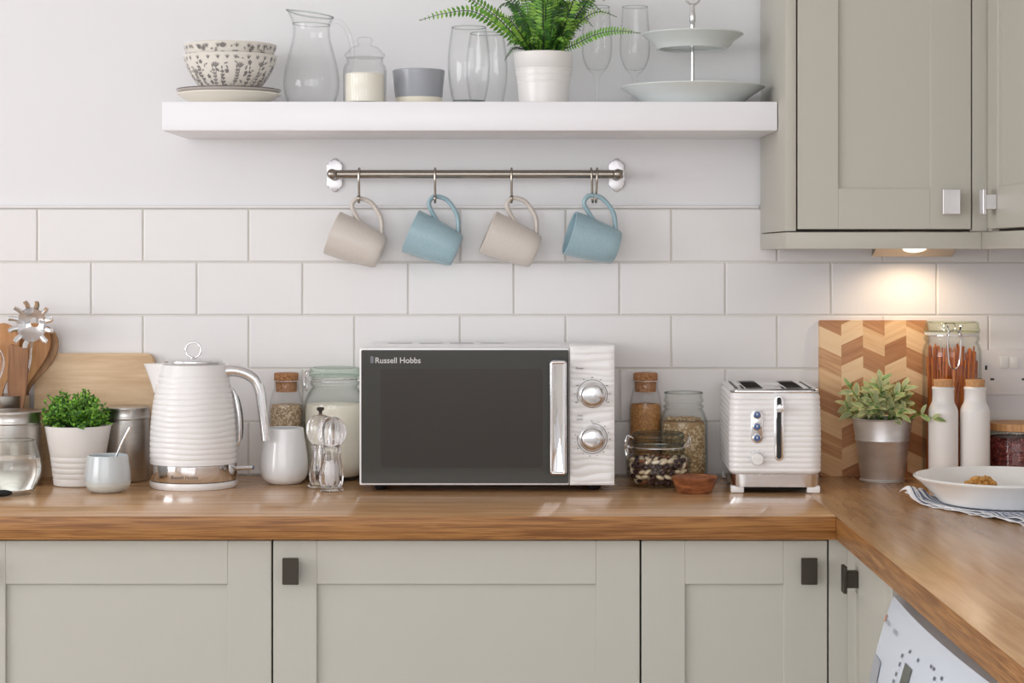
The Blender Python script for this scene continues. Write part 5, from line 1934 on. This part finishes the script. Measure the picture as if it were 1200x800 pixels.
# white ceramic bottles
def wbottle(px, d, lab):
    t = thing('ceramic_bottle', lab, 'bottle', (X(px, d), -d, WT + .0003), group='white ceramic bottles')
    o = cr([(0, 0), (.0235, 0), (.0258, .0012)], 2)[:-1] + [(.0268, .004), (.0270, .130)] + cr([(.0270, .130), (.0266, .137), (.0245, .1435), (.0215, .1495), (.0198, .155)], 4) + [(.0196, .174), (.0205, .1755), (.0208, .1775), (.0200, .179)]
    fin('body', lathe(shell(o, .004, .004), 56), M['pot_white'], t, smooth=45)
    fin('cork', lathe([(0, .168), (.0150, .168), (.0158, .1795), (.0172, .1802), (.0176, .192), (.0170, .1932), (0, .1936)], 36), M['cork_light'], t)


wbottle(1105.3, .168, 'slim white ceramic bottle with a cork, nearer the zinc bucket plant')
wbottle(1142.6, .168, 'slim white ceramic bottle with a cork, nearer the jar of red beans')

# bean jar
d = .112
t = thing('bean_jar', 'glass jar with a wooden lid at the right edge, full of small red beans', 'jar', (X(1192, d), -d, WT + .0003))
r = .0550
fin('glass_body', lathe(shell([(0, 0), (r - .003, 0), (r, .003), (r, .088), (r - .0015, .0905), (r - .0015, .0955)], .0022, .004), 64), M['thin'], t, smooth=50)
fin('lid', lathe([(0, .0960), (r - .001, .0960), (r + .0004, .0970), (r + .0004, .1085), (r - .001, .1100), (0, .1100)], 64), M['lid_wood'], t)
fin('seal', lathe([(r - .0042, .0865), (r - .0024, .0865), (r - .0024, .0955), (r - .0042, .0955)], 56, cap=False), M['thin_grey'], t)
b = lathe([(0, .0045), (r - .0065, .0045), (r - .0056, .007), (r - .0056, .0790), (r - .009, .0810), (0, .0815)], 40)
rnd = random.Random(43)
for row in range(17):
    for q in range(64):
        a = 2 * PI * (q + .5 * (row % 2)) / 64 + rnd.uniform(-.02, .02)
        bead(b, radial(r - .0060 + rnd.uniform(-.0004, .0002), a, .0082 + row * .0046 + rnd.uniform(-.0006, .0006)), Vector((rnd.uniform(-1, 1), rnd.uniform(-1, 1), rnd.uniform(-1, 1))), .0030, .0024, rnd.choice([0, 0, 1, 1, 2]), 8)
f = fin('red_beans', b, [mat('bean_a', S(128, 50, 46), .3), mat('bean_b', S(98, 34, 34), .3), mat('bean_c', S(160, 84, 72), .3)], loc=(X(1192, d), -d, WT + .0003))
tag(f, 'small dark red beans filling the wooden-lidded jar', 'beans', kind='stuff')

# double socket
d = .012
sx0, sx1, sz0, sz1 = X(1136, d), X(1225, d), Z(461.5, d), Z(409.5, d)
t = thing('wall_socket', 'white double wall socket with two switches on the tiles at the right', 'socket', ((sx0 + sx1) / 2, -.009, (sz0 + sz1) / 2))
fin('plate', prism(rrect(sx0, sx1, sz0, sz1, .004, 5), -.0185, -.0088, bev=.0018), M['socket'], t, world=True)
for px in (1175.3, 1187.3):
    fin('switch', bx(X(px - 5, d), X(px + 5, d), -.0212, -.0180, Z(431, d), Z(417.5, d), bev=.0012), M['white_china'], t, world=True)
for px, py, w, h in ((1154.6, 430.5, 1.3, 2.6), (1147.5, 444, 2.3, 1.2), (1161.8, 444, 2.3, 1.2), (1205.5, 430.5, 1.3, 2.6), (1198.7, 444, 2.3, 1.2), (1212.5, 444, 2.3, 1.2)):
    fin('pin_slot', bx(X(px - w, d), X(px + w, d), -.0188, -.0180, Z(py + h, d), Z(py - h, d)), M['black'], t, world=True, smooth=0)

# ------------------------------------------------------------------ napkin, bowl and cereal
mn = bpy.data.materials.new('striped_cloth'); mn.use_nodes = True
n, l = mn.node_tree.nodes, mn.node_tree.links
p = n['Principled BSDF']; p.inputs['Roughness'].default_value = .9; p.inputs['Specular IOR Level'].default_value = .1
uvn = n.new('ShaderNodeUVMap'); sx_ = n.new('ShaderNodeSeparateXYZ'); l.new(uvn.outputs[0], sx_.inputs[0])
wv_ = MA('FRACT', MA('MULTIPLY', sx_.outputs['Y'], 95.0))
stp = MA('GREATER_THAN', wv_, .45)
hem = MA('LESS_THAN', sx_.outputs['Y'], .0075)
hem2 = MA('LESS_THAN', sx_.outputs['X'], .006)
wh = MA('MAXIMUM', MA('MAXIMUM', hem, hem2), MA('SUBTRACT', 1.0, stp))
mxn = n.new('ShaderNodeMix'); mxn.data_type = 'RGBA'
mxn.inputs['A'].default_value = S(104, 122, 152); mxn.inputs['B'].default_value = S(238, 238, 240)
l.new(wh, mxn.inputs['Factor']); l.new(mxn.outputs['Result'], p.inputs['Base Color'])

A = Vector((X(1058, .42), -.418, 0)); Bp = Vector((X(1206, .72), -.722, 0))
ev = (Bp - A); EL = ev.length; ev.normalize()
nv_ = Vector((-ev.y, ev.x, 0))
if nv_.x < 0: nv_ = -nv_
bcx, bcy = X(1180, .47), -.47
b = NB()
uvl = b.loops.layers.uv.new('UVMap')


def cloth_layer(off, z0, ph, s_start, tmax):
    nu, nvv = 90, 40
    V = []
    for i in range(nu + 1):
        s = s_start + (EL - s_start) * i / nu
        row = []
        for j in range(nvv + 1):
            tt = tmax * (j / nvv) ** 1.3
            sc_ = .0022 * math.sin(s * 190 + ph) * max(0, 1 - tt / .02)
            q = A + ev * s + nv_ * (off + tt + sc_)
            db = (Vector((q.x, q.y)) - Vector((bcx, bcy))).length
            free = min(1, max(0, (db - .118) / .03))
            wav = (.0016 + .0016 * math.sin(s * 55 + ph * 2 + tt * 40) + .0010 * math.sin(s * 131 + ph)) * free
            fold = math.exp(-((s - .004) / .024) ** 2)
            curl = fold * (.0185 + .0075 * math.sin(tt * 170 + ph * 1.3)) * max(0, 1 - tt / .10) * free
            z = WT + z0 + wav + curl
            row.append((b.verts.new((q.x, q.y, z)), (s - s_start, tt)))
        V.append(row)
    for i in range(nu):
        for j in range(nvv):
            qd = (V[i][j], V[i + 1][j], V[i + 1][j + 1], V[i][j + 1])
            f = b.faces.new([x_[0] for x_ in qd])
            for lp, x_ in zip(f.loops, qd): lp[uvl].uv = x_[1]


cloth_layer(.0, .0008, 0, -.006, .20)
cloth_layer(.010, .0034, 2.1, -.002, .185)
cloth_layer(.004, .0022, 4.0, .004, .19)
cl = fin('striped_napkin', b, mn, smooth=80, recalc=False)
sm = cl.modifiers.new('thickness', 'SOLIDIFY'); sm.thickness = .0009; sm.offset = 1
tag(cl, 'blue and white striped napkin with a wavy white hem, crumpled under the white bowl', 'napkin')

bz = WT + .0062
pr = cr([(0, .001), (.100, .001), (.108, .0)], 2)[:-1] + cr([(.108, 0), (.112, .002), (.124, .015), (.141, .031), (.1545, .0415)], 5)
bo = lathe(pr + [(.1552, .0432), (.1540, .0442), (.1518, .0436)] + [(r_ - .0040, z_ + .0032) for r_, z_ in reversed(pr) if r_ > .114] + [(.104, .0052), (0, .0050)], 96)
for v in bo.verts:
    r_ = math.hypot(v.co.x, v.co.y)
    if r_ > .113 and v.co.z < .043:
        v.co.z += .0
cb_ = fin('serving_bowl', bo, M['white_china'], loc=(bcx, bcy, bz))
tag(cb_, 'wide shallow white bowl holding golden cereal, on the striped napkin', 'bowl')
rnd = random.Random(3)
cp = None
pos = []
for layer, (x0_, x1_, n_, zz) in enumerate(((1120, 1172, 13, .0105), (1122, 1168, 12, .0105), (1121, 1168, 14, .0180), (1132, 1167, 10, .0245), (1139, 1160, 6, .0310))):
    for k in range(n_):
        dd = (.392, .410, .400, .398, .398)[layer] + rnd.uniform(-.005, .005)
        pos.append((X(x0_ + (x1_ - x0_) * (k + .5) / n_, dd), -dd, bz + zz + rnd.uniform(-.001, .001)))
for i, q in enumerate(pos):
    if cp is None:
        b = NB(); bmesh.ops.create_icosphere(b, subdivisions=3, radius=1)
        for v in b.verts:
            v.co = v.co * (1 + .22 * math.sin(v.co.x * 4 + 1) * math.cos(v.co.y * 5) + .10 * math.sin(v.co.z * 9))
            v.co = Vector((v.co.x * .0068, v.co.y * .0058, v.co.z * .0042))
        cp = fin('cereal_piece', b, M['cereal'], smooth=80)
        tag(cp, 'golden cereal cluster lying in the wide white bowl', 'cereal', 'cereal in the white bowl')
        o = cp
    else:
        o = cp.copy(); C.objects.link(o)
    o.location = q; o.rotation_euler = (rnd.uniform(-.5, .5), rnd.uniform(-.5, .5), rnd.uniform(0, 6))
    s_ = rnd.uniform(.8, 1.15); o.scale = (s_, s_, s_)

# ------------------------------------------------------------------ light
w = bpy.data.worlds.new('sky'); SC.world = w; w.use_nodes = True
w.node_tree.nodes['Background'].inputs[0].default_value = (.90, .95, 1.0, 1)
w.node_tree.nodes['Background'].inputs[1].default_value = .6


def area(name, loc, tgt, sx, sy, power, col):
    ld = bpy.data.lights.new(name, 'AREA'); ld.shape = 'RECTANGLE'; ld.size = sx; ld.size_y = sy; ld.energy = power; ld.color = col
    o = bpy.data.objects.new(name, ld); C.objects.link(o)
    o.location = loc; o.rotation_euler = (Vector(tgt) - Vector(loc)).to_track_quat('-Z', 'Y').to_euler()
    return o


area('window_daylight', (XL - .02, (W1[0] + W1[1]) / 2, (W1[2] + W1[3]) / 2), (0, (W1[0] + W1[1]) / 2, (W1[2] + W1[3]) / 2), W1[1] - W1[0], W1[3] - W1[2], 92, (.985, .985, 1.0))
area('rear_fill_light', ((W2[0] + W2[1]) / 2, YB - .02, (W2[2] + W2[3]) / 2), ((W2[0] + W2[1]) / 2, 0, (W2[2] + W2[3]) / 2), W2[1] - W2[0], W2[3] - W2[2], 44, (.975, .985, 1.0))  # added frontal fill, set high to stay out of the microwave door

# ------------------------------------------------------------------ camera and output
cam = bpy.data.cameras.new('camera')
cam.sensor_width = 36; cam.lens = FPX / 1200 * 36
cam.shift_x = 0; cam.shift_y = -(400 - VPY) / 1200
cam.clip_start = .05
co = bpy.data.objects.new('camera', cam); C.objects.link(co)
co.location = (0, -CAMY, EYE); co.rotation_euler = (PI / 2, 0, 0)
SC.camera = co
SC.view_settings.view_transform = 'Standard'
SC.view_settings.look = 'None'
SC.view_settings.gamma = 1
SC.view_settings.use_curve_mapping = False
SC.view_settings.exposure = -0.08
SC.cycles.use_denoising = True
SC.cycles.max_bounces = 16
SC.cycles.diffuse_bounces = 6
SC.cycles.glossy_bounces = 6
SC.cycles.transmission_bounces = 12
SC.cycles.transparent_max_bounces = 24
SC.cycles.sample_clamp_indirect = 6
